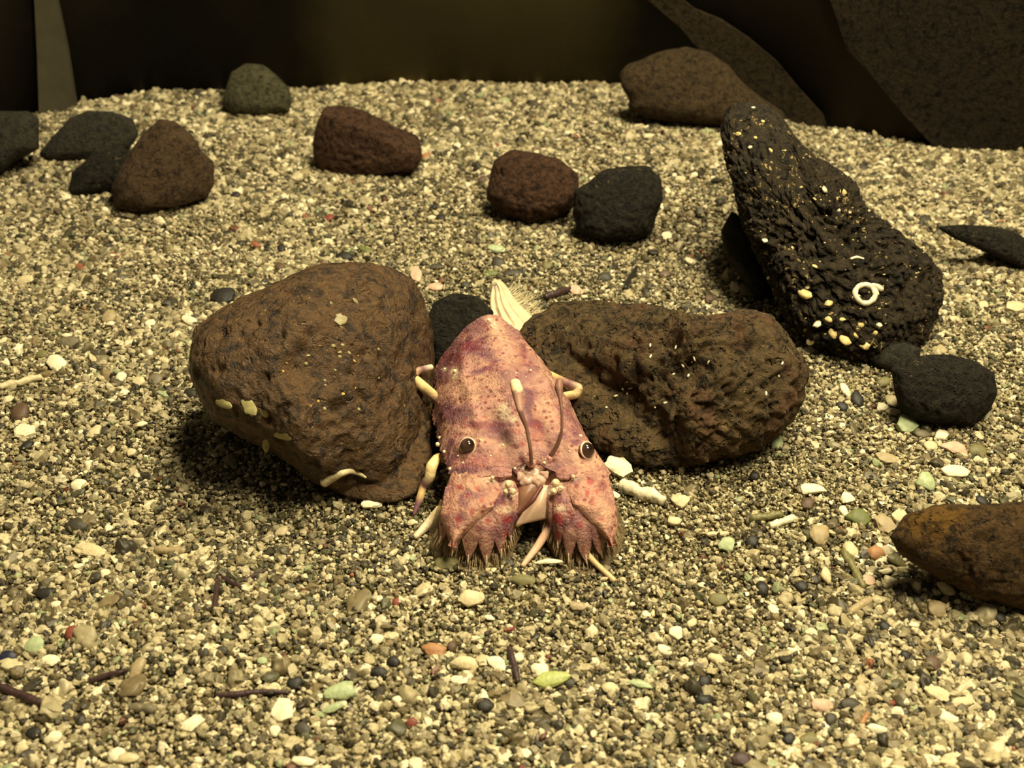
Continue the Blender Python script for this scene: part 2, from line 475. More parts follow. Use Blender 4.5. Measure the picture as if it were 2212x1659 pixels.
M['green'] = rock_mat('green_grey_stone', srgb(60, 58, 38), srgb(74, 70, 48), srgb(96, 74, 46), 0.15, 2.0, 0.3, 0.8, 0.25)
M['slate'] = rock_mat('dark_slate', srgb(34, 32, 24), srgb(48, 44, 32), None, 0, 3, 0.4, 0.8, 0.3)
M['ochre'] = rock_mat('ochre_rock', srgb(50, 38, 22), srgb(72, 52, 26), srgb(100, 78, 42), 0.1, 2.5, 0.8, 0.85, 0.2, patch=srgb(104, 74, 24))

left_boulder = rock('boulder', [(412, 760), (420, 712), (448, 682), (500, 650), (560, 622), (600, 600), (645, 576), (690, 564), (740, 570), (800, 570), (850, 586), (888, 612), (912, 645),
    (926, 690), (933, 740), (937, 800), (940, 870), (940, 940), (928, 1000), (915, 1045), (890, 1072), (850, 1083), (800, 1080), (740, 1066), (680, 1044), (640, 1010), (600, 982), (550, 955), (495, 930), (450, 898), (428, 855), (414, 805)],
    M['boulder'], 'large smooth brown boulder with gold flecks on the left side of the lobster', 'rock', depth=0.80, box=0.68, rough=(0.035, 0.018), seed=3, sub=7, yaw=-3.0, tilt=46,
    cuts=[((-0.25, 0.05, 1), 0.62, 0.4)], pit=0.08, nscale=1.3)
right_boulder = rock('boulder', [(1120, 722), (1150, 682), (1200, 652), (1290, 652), (1400, 660), (1480, 680), (1560, 680), (1605, 665), (1660, 680), (1700, 722), (1730, 762), (1748, 805), (1732, 860), (1716, 905), (1690, 932), (1650, 960), (1590, 985),
    (1500, 1004), (1430, 1012), (1370, 1002), (1290, 968), (1236, 905), (1185, 850), (1150, 805), (1128, 762)],
    M['porous'], 'wide porous brown boulder with deep cracks on the right side of the lobster', 'rock', depth=0.6, box=0.7, rough=(0.05, 0.045), seed=8, sub=7, nscale=1.4, tilt=46, yaw=3.4,
    cuts=[((0, 0.1, 1), 0.55, 0.4)], pit=0.16)
column = rock('lava_rock', [(1560, 280), (1570, 238), (1600, 222), (1650, 226), (1690, 250), (1712, 292), (1760, 340), (1812, 368), (1848, 398), (1862, 440), (1900, 470), (1950, 510), (2000, 548), (2028, 582), (2036, 640), (2020, 690), (1995, 735),
    (1960, 765), (1900, 780), (1820, 772), (1760, 752), (1730, 722), (1695, 682), (1672, 630), (1640, 560), (1604, 480), (1588, 410), (1567, 340)],
    M['black'], 'long black lava rock leaning back, dotted with pale barnacles and a coiled worm tube', 'rock', depth=0.62, tilt=36, box=0.72, rough=(0.05, 0.055), seed=12, sub=7, nscale=2.6, pit=0.14, sink=0.2)
rock('boulder', [(1338, 160), (1352, 140), (1385, 130), (1420, 112), (1480, 101), (1530, 112), (1572, 142), (1605, 178), (1650, 215), (1700, 245), (1690, 275), (1620, 282), (1560, 274), (1500, 270), (1440, 262), (1390, 254), (1356, 235), (1360, 212), (1343, 190)],
    M['brown_far'], 'rounded tan brown rock at the back by the dark wall, behind the black lava rock', 'rock', depth=0.55, rough=(0.04, 0.02), seed=21, sub=5)
rock('stone', [(480, 225), (488, 190), (500, 156), (530, 136), (568, 140), (600, 165), (624, 190), (632, 216), (624, 242), (560, 250), (500, 248)],
    M['green'], 'small rounded greenish grey stone at the back edge of the sand', 'rock', depth=0.7, rough=(0.03, 0.012), seed=25, sub=5)
rock('stone', [(674, 305), (688, 262), (702, 230), (760, 226), (800, 240), (850, 270), (906, 292), (912, 340), (892, 370), (820, 376), (740, 382), (690, 374), (676, 340)],
    M['red'], 'blocky red brown lava stone with a flat sloping top, alone near the back', 'rock', depth=0.6, box=0.55, rough=(0.05, 0.03), seed=31, sub=6,
    cuts=[((0.3, -0.1, 1), 0.42, 0.85), ((-0.3, -1, 0.1), 0.3, 0.8)], pit=0.08)
rock('stone', [(240, 410), (252, 378), (280, 330), (310, 286), (345, 258), (380, 263), (415, 292), (436, 326), (462, 350), (463, 400), (448, 426), (380, 446), (300, 460), (248, 450)],
    M['red_smooth'], 'smooth reddish brown cone shaped stone near the left side', 'rock', depth=0.7, box=0.7, rough=(0.03, 0.012), seed=35, sub=6,
    cuts=[((0.5, -0.9, 0.15), 0.55, 0.7)])
rock('stone', [(84, 332), (110, 300), (150, 256), (190, 239), (240, 241), (288, 256), (300, 290), (280, 320), (230, 345), (150, 346), (96, 345)],
    M['slate'], 'flat dark grey stone behind the reddish cone shaped stone', 'rock', depth=0.5, rough=(0.05, 0.02), seed=41, sub=5, box=0.65)
rock('stone', [(150, 420), (155, 372), (200, 335), (260, 312), (285, 330), (270, 372), (240, 412), (200, 421)],
    M['black_small'], 'small black pitted stone wedged against the left foot of the reddish cone', 'rock', depth=0.6, rough=(0.06, 0.04), seed=44, sub=5, pit=0.1)
rock('stone', [(-90, 262), (0, 240), (60, 240), (84, 256), (85, 322), (40, 345), (0, 374), (-90, 385)],
    M['slate'], 'very dark stone cut by the left edge, in front of the pale corner strip', 'rock', depth=0.6, rough=(0.05, 0.02), seed=47, sub=5)
red_mid = rock('stone', [(1050, 430), (1058, 390), (1066, 346), (1105, 323), (1160, 330), (1210, 345), (1248, 375), (1250, 420), (1236, 450), (1200, 470), (1140, 480), (1085, 462)],
    M['red'], 'rough red brown lava stone touching a black stone, behind the lobster', 'rock', depth=0.75, rough=(0.05, 0.03), seed=51, sub=6, pit=0.08)
rock('stone', [(1238, 460), (1242, 412), (1270, 395), (1300, 368), (1350, 360), (1400, 359), (1430, 386), (1432, 430), (1416, 470), (1408, 502), (1370, 520), (1300, 524), (1252, 502)],
    M['black_small'], 'black pitted stone to the right of the rough red brown stone', 'rock', depth=0.75, rough=(0.05, 0.03), seed=55, sub=6, pit=0.08)
rock('stone', [(1934, 850), (1924, 795), (1960, 771), (2040, 765), (2100, 776), (2146, 806), (2155, 850), (2136, 890), (2100, 920), (2040, 919), (1970, 906), (1942, 882)],
    M['black_small'], 'dark grey stone in front of the wide end of the long lava rock', 'rock', depth=0.7, rough=(0.04, 0.02), seed=59, sub=6, pit=0.05)
rock('boulder', [(1925, 1160), (1955, 1112), (2020, 1093), (2100, 1088), (2212, 1085), (2300, 1100), (2340, 1200), (2310, 1330), (2212, 1318), (2120, 1292), (2050, 1262), (1982, 1222), (1942, 1192)],
    M['ochre'], 'ochre brown rock half cut off by the right edge in front', 'rock', depth=0.6, rough=(0.05, 0.025), seed=63, sub=6, pit=0.08)
rock('stone', [(2020, 490), (2080, 485), (2150, 489), (2200, 505), (2262, 545), (2230, 590), (2198, 576), (2120, 540), (2060, 515)],
    M['black_small'], 'low flat black stone at the right edge beyond the long lava rock', 'rock', depth=0.5, rough=(0.05, 0.03), seed=67, sub=5)
rock('stone', [(915, 720), (935, 655), (980, 632), (1030, 640), (1066, 672), (1066, 760), (1000, 800), (930, 790)],
    M['black_small'], 'dark crumbly stone lying between the brown boulder and the lobster back', 'rock', depth=0.4, rough=(0.05, 0.03), seed=71, sub=5)
rock('stone', [(1880, 765), (1905, 742), (1950, 738), (1990, 752), (1985, 785), (1930, 800), (1890, 790)],
    M['slate'], 'small dark stone squeezed between the long lava rock and the dark grey stone', 'rock', depth=0.5, rough=(0.05, 0.03), seed=73, sub=4)
rock('stone', [(1556, 500), (1580, 455), (1604, 470), (1640, 560), (1668, 640), (1640, 650), (1600, 600), (1570, 560)],
    M['slate'], 'dark strip modelled for the shadow along the left foot of the long lava rock', 'rock', depth=0.5, rough=(0.05, 0.03), seed=75, sub=5)  # shadow beside the left foot of the lava rock, shaped as a dark stone

# encrusting growth on the rocks (parts)
shell_w = plain('shell_white', srgb(225, 212, 178), 0.45, 0.4)
flake_m = plain('lichen_flake', srgb(150, 140, 92), 0.6, 0.3)
def on_rock(rk, name, px, py, a, b, ang, mat, h=0.04, seed=0, label=None, sub=3):
    p, n = hit(rk, px, py)
    if p is None: return
    S, F = ico(sub)
    u = np.cross(n, [0, 1, 0.3]); u /= np.linalg.norm(u); v = np.cross(n, u)
    if v[2] < 0: v = -v
    ca, sa = math.cos(math.radians(ang)), math.sin(math.radians(ang))
    if u[0] < 0: u = -u
    u2, v2 = u * ca + v * sa, -u * sa + v * ca
    k = 1 + 0.25 * vnoise(S * 1.7 + seed * 7.7, seed)
    V = p + (S[:, 0] * a * k)[:, None] * u2 + (S[:, 1] * b * k)[:, None] * v2 + (S[:, 2] * h)[:, None] * n
    o = mesh_obj(name, V, F, mat, parent=rk, origin=p)
    if label: o['label'] = label
    return o
for i, (x, y, a, b, an) in enumerate([(482, 872, .22, .07, -40), (538, 880, .2, .1, -60), (572, 893, .10, .07, -50), (606, 940, .34, .10, -62), (576, 953, .30, .07, -60)]):
    on_rock(left_boulder, 'pale_flake', x, y, a * 1.25, b * 1.5, an, flake_m, 0.03, i, 'pale flake stuck on the boulder side')
for i, (x, y, a, b) in enumerate([(735, 690, .18, .16), (715, 655, .05, .04), (768, 650, .12, .06)]):
    on_rock(left_boulder, 'grey_crust', x, y, a, b, 0, plain('grey_crust', srgb(140, 128, 92), 0.5), 0.02, i + 30, 'grey green crust patch')
for i in range(26):
    rnd = random.Random(i + 100)
    x, y = rnd.gauss(700, 60), rnd.gauss(790, 70)
    s_ = rnd.uniform(.02, .06)
    on_rock(left_boulder, 'gold_fleck', x, y, s_, s_ * .8, 0, flake_m if i % 3 else plain('gold_fleck', srgb(190, 150, 78), .5), 0.02, i, sub=2)
rnd = random.Random(5)
specks = [(1405, 770), (1460, 750), (1475, 790), (1495, 782), (1500, 775), (1530, 783), (1455, 808), (1487, 811), (1355, 825), (1345, 840), (1330, 855), (1362, 838), (1437, 870), (1415, 880), (1310, 880), (1405, 745), (1355, 850), (1690, 785), (1682, 812), (1655, 850)]
for i, (x, y) in enumerate(specks):
    on_rock(right_boulder, 'sand_grain', x, y, rnd.uniform(.03, .08), .03, rnd.uniform(0, 90), shell_w, .03, i, sub=2)
barn = plain('barnacle', srgb(198, 176, 118), 0.6, 0.3)
for i, (x, y, s_) in enumerate([(1781, 410, .14), (1822, 417, .12), (1808, 430, .07), (1812, 456, .09), (1760, 430, .06), (1595, 290, .1), (1620, 318, .06), (1632, 297, .06), (1665, 325, .07), (1627, 232, .06), (1648, 262, .06), (1730, 405, .05), (1835, 460, .06), (1877, 455, .05), (1696, 325, .04),
        (1653, 520, .09), (1712, 535, .06), (1738, 635, .20), (1745, 618, .09), (1760, 575, .08), (1850, 640, .09), (1765, 700, .12), (1790, 690, .10), (1860, 702, .10), (1900, 702, .09), (1820, 690, .08), (1800, 720, .16), (1750, 738, .13), (1825, 735, .17), (1870, 745, .17), (1700, 712, .07), (1740, 712, .06), (1790, 655, .12), (1660, 600, .05), (1890, 720, .08), (1850, 725, .1)]):
    on_rock(column, 'barnacle', x, y, s_ * 1.15, s_ * .85, rnd.uniform(-40, 40), barn if i % 3 else shell_w, s_ * .5, i)
for i in range(90):
    x = rnd.uniform(1600, 2000); y = rnd.uniform(300, 760)
    on_rock(column, 'speckle', x, y, rnd.uniform(.02, .055), .025, 0, barn, .02, i, sub=1)
# coiled worm tube
pts = []
for k in range(26):
    a = math.radians(60 - k * 17); r_ = 24
    pts.append((1868 + r_ * math.cos(a), 637 - r_ * .9 * math.sin(a)))
pts = [(1905, 628), (1900, 617), (1888, 614), (1880, 620)] + pts
P = []
for i_, (x, y) in enumerate(pts):
    p, n = hit(column, x, y)
    if p is not None: P.append(p + n * (0.06))
P = np.array(P)
if len(P) > 5:
    for _ in range(4): P[1:-1] = (P[:-2] + 2 * P[1:-1] + P[2:]) / 4
    v_, f_ = tube(P, np.full(len(P), .085) * (1 + .12 * np.sin(np.arange(len(P)) * 2.1)), 10, 3)
    mesh_obj('worm_tube', v_, f_, shell_w, parent=column)['label'] = 'coiled white worm tube'
p_ = [hit(column, x, y) for x, y in ((1838, 560), (1850, 556), (1866, 560))]
if all(q[0] is not None for q in p_):
    v_, f_ = tube([q[0] + q[1] * .02 for q in p_], [.04, .05, .03], 8, 4); mesh_obj('shell_sliver', v_, f_, shell_w, parent=column)
print('rocks done')

# ---------------------------------------------------------------- dim shapes standing against the back wall
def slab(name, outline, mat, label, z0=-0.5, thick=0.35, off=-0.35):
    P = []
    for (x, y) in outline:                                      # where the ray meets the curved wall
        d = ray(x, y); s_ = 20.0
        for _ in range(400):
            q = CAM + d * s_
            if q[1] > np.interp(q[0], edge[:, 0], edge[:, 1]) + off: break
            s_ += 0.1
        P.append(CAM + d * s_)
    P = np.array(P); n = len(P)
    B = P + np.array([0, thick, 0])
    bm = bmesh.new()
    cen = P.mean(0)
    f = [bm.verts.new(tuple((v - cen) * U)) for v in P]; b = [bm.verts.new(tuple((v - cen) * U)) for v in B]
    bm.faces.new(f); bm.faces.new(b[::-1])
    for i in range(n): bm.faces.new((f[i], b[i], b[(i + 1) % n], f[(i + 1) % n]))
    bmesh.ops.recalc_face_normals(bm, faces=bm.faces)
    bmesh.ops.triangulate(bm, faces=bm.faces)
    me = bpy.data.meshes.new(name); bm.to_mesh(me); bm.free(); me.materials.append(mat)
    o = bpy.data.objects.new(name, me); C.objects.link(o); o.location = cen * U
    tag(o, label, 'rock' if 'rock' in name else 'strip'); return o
dim = rock_mat('dim_brown_reflection', srgb(56, 47, 30), srgb(46, 38, 25), None, 0, 2, .2, .9, .1)  # reflections of rocks in the wall, modelled as thin dim slabs
dim2 = rock_mat('dim_reflection_right', srgb(26, 21, 14), srgb(38, 31, 20), None, 0, 2, .2, .9, .1)
slab('rock_reflection', [(1400, -60), (1500, 20), (1560, 45), (1620, 85), (1680, 135), (1730, 195), (1780, 250), (1790, 285), (1700, 285), (1640, 230), (1580, 190), (1520, 120), (1470, 60), (1400, 0), (1340, -60)], dim,
     'slanting dim brown rock reflection in the wall behind the tan brown rock')
slab('rock_reflection', [(1770, -60), (1800, 20), (1828, 105), (1880, 160), (1950, 245), (2015, 315), (2130, 330), (2300, 345), (2420, 340), (2420, -60)], dim2,
     'broad dark brown reflection filling the top right corner behind the sand')
strip_m = plain('corner_strip', srgb(64, 59, 44), 0.5, 0.3, 0.15, 1.0)
slab('corner_strip', [(72, -60), (112, -60), (122, 0), (145, 110), (166, 245), (84, 245), (80, 120), (74, 0)], strip_m, 'pale grey tapering strip in the upper left corner of the tank', thick=.3)
print('backdrop done')

# ---------------------------------------------------------------- slipper lobster
def w_at(px, py, z): return at(px, py, z)

pink = srgb(176, 130, 114); peach = srgb(196, 150, 122); mauve = srgb(116, 72, 82); deep = srgb(112, 36, 52); cream = srgb(222, 200, 164); dusk = srgb(96, 60, 72); redp = srgb(160, 60, 58)
def paint(V, base, blobs, seed=0, amt=1.0):
    """shell pattern as vertex colours: mottling plus the big patches the animal carries"""
    x, y = project(V)
    c = np.tile(np.array(base[:3]), (len(V), 1))
    n1 = fbm(V * 1.3, seed, 3); n2 = fbm(V * 2.6 + 9, seed + 3, 3); n3 = fbm(V * 7 + 3, seed + 5, 2)
    def mixc(c, col, m): m = np.clip(m, 0, 1)[:, None]; return c * (1 - m) + np.array(col[:3]) * m
    c = mixc(c, peach, (n1 + 0.1) * 1.2 * amt); c = mixc(c, mauve, (n2 - 0.18) * 1.6 * amt); c = mixc(c, redp, (n3 - 0.5) * 1.0 * amt)
    for (bx, by, rx, ry, col, st) in blobs:
        d = np.hypot((x - bx) / rx, (y - by) / ry) + 0.22 * n3
        c = mixc(c, col, st * np.clip((1.25 - d) / 0.6, 0, 1))
    return np.concatenate([c, np.ones((len(V), 1))], 1)

def shell_mat(name, dots=True, trans=0.0, rough=0.5, gran=26.0, bump=0.5, sss=0.12):
    t = NT(name)
    a = t.n('ShaderNodeAttribute', attribute_type='GEOMETRY', attribute_name='pattern')
    col = a.outputs['Color']
    if dots:
        v = t.vor(5.2); m = t.ramp(v, [(0.17, 0.85), (0.34, 0.0)])
        g = t.ramp(t.noise(1.6, 2), [(0.36, 0.0), (0.5, 1.0)])
        col = t.mix(t.math('MULTIPLY', m, g), col, srgb(120, 50, 44))
        v2 = t.vor(4.1, vec=None); 
        m2 = t.ramp(t.vor(7.7), [(0.09, 0.55), (0.16, 0.0)])
        col = t.mix(m2, col, srgb(232, 205, 170))
    h = t.math('ADD', t.math('MULTIPLY', t.vor(gran * 0.5), -0.6), t.noise(gran, 3))
    col = t.mix(t.ramp(t.noise(3.2, 5, 0.75, dist=0.6), [(0.40, 0.45), (0.53, 0.0)]), col, tuple(c for c in srgb(104, 58, 62))) if dots else col
    t.bump(h, bump * (1.7 if dots else 1), 0.045)
    m = t.done(col, rough, 0.4)
    t.b.inputs['Subsurface Weight'].default_value = sss
    t.b.inputs['Subsurface Radius'].default_value = (0.004, 0.002, 0.001)
    t.b.inputs['Subsurface Scale'].default_value = 0.4
    if trans: t.b.inputs['Alpha'].default_value = 1 - trans
    return m

m_shell = shell_mat('lobster_shell'); m_plain = shell_mat('lobster_leg_shell', dots=False, gran=14, bump=0.3)

LOB = bpy.data.objects.new('slipper_lobster', None); C.objects.link(LOB)
LOB.location = (0.4 * U, 26 * U, 0)
tag(LOB, 'pink and mauve mottled slipper lobster crawling forward between the two big brown boulders', 'lobster')
LOB.empty_display_size = 0.01
bpy.context.view_layer.update()

st = []                                       # centre x, y, half width, edge z, back z, belly z
for (y, xl, xr, ze, zd) in [(1040, 985, 1308, 1.52, 1.80), (1022, 970, 1316, 1.50, 2.02), (990, 962, 1292, 1.38, 2.30), (950, 946, 1264, 1.22, 2.55), (900, 936, 1238, 1.08, 2.74), (850, 938, 1208, 0.98, 2.84), (805, 938, 1176, 0.95, 2.84)]:
    L_, R_ = at(xl, y, ze), at(xr, y, ze)
    st.append([(L_[0] + R_[0]) / 2, (L_[1] + R_[1]) / 2, (R_[0] - L_[0]) / 2, ze, zd, max(0.35, ze - 1.0)])
st += [[-0.62, 29.35, 1.36, 0.90, 2.30, 0.3], [-0.55, 30.1, 1.15, 0.8, 1.62, 0.3], [-0.35, 30.9, 0.95, 0.6, 1.05, 0.25], [-0.15, 31.5, 0.75, 0.45, 0.72, 0.2], [-0.1, 31.9, 0.4, 0.40, 0.5, 0.25]]
st = np.array(st)
tt = np.concatenate([[0], np.cumsum(np.abs(np.diff(st[:, 1])))]); NS, NR = 230, 160
T = np.linspace(0, tt[-1], NS)
S_ = np.stack([np.interp(T, tt, st[:, k]) for k in range(6)], 1)
for _ in range(10): S_[1:-1] = (S_[:-2] + 2 * S_[1:-1] + S_[2:]) / 4
rows = []
for s_ in S_:
    a = np.linspace(0, 2 * math.pi, NR, endpoint=False)
    x, y, hw, ze, zd, zb = s_
    ca, sa = np.cos(a), np.sin(a)
    top = sa >= 0
    kk = np.clip((y - 26.0) / 2.5, 0, 1)                       # the back narrows to a roof-like keel towards the tail
    prof = (1 - np.minimum(1, np.abs(ca)) ** 2.1) ** 0.62 * (1 - kk) + (1 - np.minimum(1, np.abs(ca)) ** 1.5) ** 0.95 * kk
    z = np.where(top, ze + (zd - ze) * prof, ze - (ze - zb) * np.abs(sa) ** 0.8)
    X = x + hw * np.sign(ca) * np.abs(ca) ** np.where(top, 0.92, 1.0) * np.where(top, 1, 0.96)
    rows.append(np.stack([X, np.full(NR, y), z], 1))
B = np.vstack(rows)
ca = np.tile(np.cos(np.linspace(0, 2 * math.pi, NR, endpoint=False)), NS); sa = np.tile(np.sin(np.linspace(0, 2 * math.pi, NR, endpoint=False)), NS)
Yr = B[:, 1]; hwv = np.repeat(S_[:, 2], NR)
cenv = np.repeat(S_[:, 0], NR)
nx_ = ca * 0.8; nz_ = np.clip(sa, -0.3, 1)
ph = (Yr - S_[0, 1])
topm = np.clip(sa * 2.5, 0, 1)
d = 0.10 * np.exp(-(ca / 0.10) ** 2) * np.exp(-((ph - 2.6) / 2.0) ** 2)                 # median keel
d += 0.09 * np.exp(-(ca / 0.16) ** 2) * np.exp(-((ph - 3.0) / 0.35) ** 2) + 0.10 * np.exp(-(ca / 0.2) ** 2) * np.exp(-((ph - 1.9) / 0.4) ** 2)
for q in (-0.5, 0.5): d += 0.07 * np.exp(-((ca - q) / 0.07) ** 2) * (ph > 0.6) * (ph < 5)
d -= 0.10 * np.exp(-((ph - 2.25 - 0.5 * np.abs(ca)) / 0.13) ** 2)                       # cervical groove
d -= 0.06 * np.exp(-((ph - 3.7 - 0.3 * ca ** 2) / 0.10) ** 2)
d -= 0.08 * np.exp(-((np.abs(ca) - 0.28) / 0.09) ** 2) * np.exp(-((ph - 1.0) / 0.8) ** 2)
d += np.where(ph > 4.55, 0.05 - 0.11 * (((ph - 4.55) / 0.62) % 1.0), 0)                 # overlapping tail rings
d += 0.16 * np.exp(-((np.abs(ca) - 0.76) / 0.14) ** 2) * np.exp(-((ph - 0.85) / 0.35) ** 2) * topm   # orbit swellings
d += 0.035 * fbm(B * 2.2, 3, 3) + 0.02 * fbm(B * 7, 8, 3)
gr = vnoise(B * 15, 77); d += 0.022 * np.clip(gr - 0.2, 0, 1)
saw = np.abs(((ph / 0.24) % 1.0) - 0.5) * 2
d += 0.07 * (1 - saw) * np.exp(-(sa / 0.10) ** 2) * (ph < 4.4)                            # toothed side margins
B[:, 1] += 0.34 * np.exp(-(ca / 0.22) ** 2) * np.exp(-ph / 0.35) - 0.10 * np.exp(-((np.abs(ca) - 0.62) / 0.25) ** 2) * np.exp(-ph / 0.5)
B[:, 0] += nx_ * d; B[:, 2] += nz_ * d * np.where(sa > -0.2, 1, 0.3)
F = grid_faces(NS, NR, True)
c0 = len(B); B = np.vstack([B, rows[0].mean(0) + [0, -0.12, 0.0], rows[-1].mean(0)])
for k in range(NR):
    F.append((c0, k, (k + 1) % NR)); F.append((c0 + 1, (NS - 1) * NR + (k + 1) % NR, (NS - 1) * NR + k))
blobs = [(1000, 750, 60, 20, mauve, .8), (1012, 748, 24, 12, deep, .9), (975, 775, 30, 14, deep, .8), (1125, 768, 16, 26, deep, .8), (1020, 700, 46, 26, mauve, .7), (962, 800, 22, 30, mauve, .7), (1110, 712, 22, 26, mauve, .6),
    (1078, 722, 22, 40, peach, .8), (1150, 790, 14, 30, mauve, .6), (1060, 822, 80, 16, peach, .8), (1000, 850, 44, 26, peach, .8), (985, 898, 28, 22, dusk, .7), (958, 888, 12, 20, mauve, .8), (1108, 815, 40, 22, mauve, .65),
    (1142, 872, 13, 28, dusk, .9), (1090, 890, 14, 20, cream, .7), (1108, 905, 8, 10, cream, .7), (1056, 690, 7, 5, cream, 1), (1068, 700, 6, 6, cream, .8), (982, 802, 8, 6, cream, 1), (960, 797, 5, 5, cream, 1), (980, 812, 7, 7, cream, .6),
    (1040, 918, 50, 9, deep, .7), (1070, 935, 40, 14, mauve, .6), (1180, 890, 12, 40, peach, .8), (1160, 930, 16, 30, redp, .4), (1225, 880, 14, 40, mauve, .6), (1250, 930, 14, 30, mauve, .6), (945, 940, 10, 26, mauve, .7),
    (1205, 985, 36, 30, mauve, .35), (1040, 1000, 60, 18, redp, .25), (1000, 1018, 40, 6, dusk, .8), (1075, 1012, 50, 5, dusk, .7), (1220, 1012, 40, 6, dusk, .6), (1085, 962, 6, 5, cream, .8), (1038, 953, 4, 4, cream, .8), (1300, 1020, 12, 14, mauve, .6), (1150, 855, 20, 12, mauve, .5), (1110, 770, 20, 40, peach, .5)]
body = mesh_obj('carapace', B, F, m_shell, parent=LOB, cols=paint(B, pink, blobs, 4))
bvh_body = BVHTree.FromPolygons([tuple(v) for v in B], F)
def bhit(px, py):
    dd = ray(px, py); dd = dd / np.linalg.norm(dd)
    h = bvh_body.ray_cast(Vector(CAM), Vector(dd))
    return (np.array(h[0]), np.array(h[1])) if h[0] is not None else (None, None)

def pcol(n, c): return np.tile(np.array(c), (n, 1))
# beads on the margin and back (part of the relief of the shell)
bead_v = []
for (x, y, r_) in [(950, 946, .05), (945, 960, .06), (960, 976, .05), (972, 1013, .05), (1038, 951, .03), (1254, 942, .05), (1086, 962, .045), (1176, 1000, .04), (1112, 1012, .04), (1220, 1014, .04), (1260, 1050, .03), (1146, 800, .04), (983, 802, .06), (961, 797, .04), (1056, 692, .05), (1115, 806, .03), (1000, 1000, .03), (1060, 985, .03), (1230, 975, .03), (990, 985, .03)]:
    p, n = bhit(x, y)
    if p is None: p = at(x, y, 1.4)
    S0, F0 = ico(2); bead_v.append((S0 * r_ + p, F0))
bv, bf = join(bead_v)
mesh_obj('tubercle', bv, bf, m_plain, parent=LOB, cols=pcol(len(bv), cream))

# eyes
t = NT('eye_ball'); m_eye = t.done(t.ramp(t.vor(3.0), [(0.2, srgb(30, 16, 12)), (0.6, srgb(74, 52, 40))]), 0.15, 0.6)
m_rim = plain('eye_rim', srgb(222, 190, 160), 0.4, 0.4)
def torus(c, n, R, r_, k1=32, k2=8):
    n = n / np.linalg.norm(n); a = np.cross(n, [0, 0.3, 1]); a /= np.linalg.norm(a); b = np.cross(n, a)
    V = []
    for i in range(k1):
        u = 2 * math.pi * i / k1; e = a * math.cos(u) + b * math.sin(u)
        for j in range(k2):
            v = 2 * math.pi * j / k2; V.append(c + e * (R + r_ * math.cos(v)) + n * r_ * math.sin(v))
    F = []
    for i in range(k1):
        for j in range(k2):
            F.append((i * k2 + j, ((i + 1) % k1) * k2 + j, ((i + 1) % k1) * k2 + (j + 1) % k2, i * k2 + (j + 1) % k2))
    return np.array(V), F
S4, F4 = ico(4)
pL, nL = bhit(1012, 965)
pL = pL + np.array([0, 0, 0.02]); nL = np.array([-0.35, -0.75, 0.62])
pR, _ = bhit(1256, 974)
if pR is None: pR = at(1256, 974, 1.7)
pR = pR + np.array([0.10, 0, 0.02]); nR = np.array([0.62, -0.55, 0.5])
for p, n, r_ in ((pL, nL, .20), (pR, nR, .20)):
    n = n / np.linalg.norm(n)
    e_ = mesh_obj('eye', S4 * r_ + p + n * 0.03, F4, m_eye, parent=LOB)
    v_, f_ = torus(p + n * 0.05, n, r_ * 1.0, 0.028)
    ro = mesh_obj('eye_rim', v_, f_, m_rim, parent=LOB); ro['label'] = 'pale ring around the dark eye'

def sheet(rows, cols_fn, name, mat, thick, label=None, parent=LOB):
    n, m = len(rows), len(rows[0])
    V = np.array(rows).reshape(-1, 3); F = [tuple(reversed(f)) for f in grid_faces(n, m)]
    o = mesh_obj(name, V, F, mat, parent=parent, cols=cols_fn(V))
    md = o.modifiers.new('thickness', 'SOLIDIFY'); md.thickness = thick * U; md.offset = -1
    if label: o['label'] = label
    return o
def lerp_curve(P, T):
    P = np.array(P, float); s_ = np.concatenate([[0], np.cumsum(np.hypot(*np.diff(P[:, :2], axis=0).T))]); s_ /= s_[-1]
    return np.stack([np.interp(T, s_, P[:, k]) for k in range(P.shape[1])], 1)

m_fringe = NT('plate_fringe')
wv = m_fringe.noise(14, 3)
m_fringe.bump(wv, 0.4, 0.03)
m_fringe.done(m_fringe.ramp(wv, [(0.3, srgb(104, 86, 60)), (0.7, srgb(140, 118, 84))]), 0.6, 0.3); m_fringe.b.inputs['Alpha'].default_value = 0.5
m_fringe = m_fringe.m

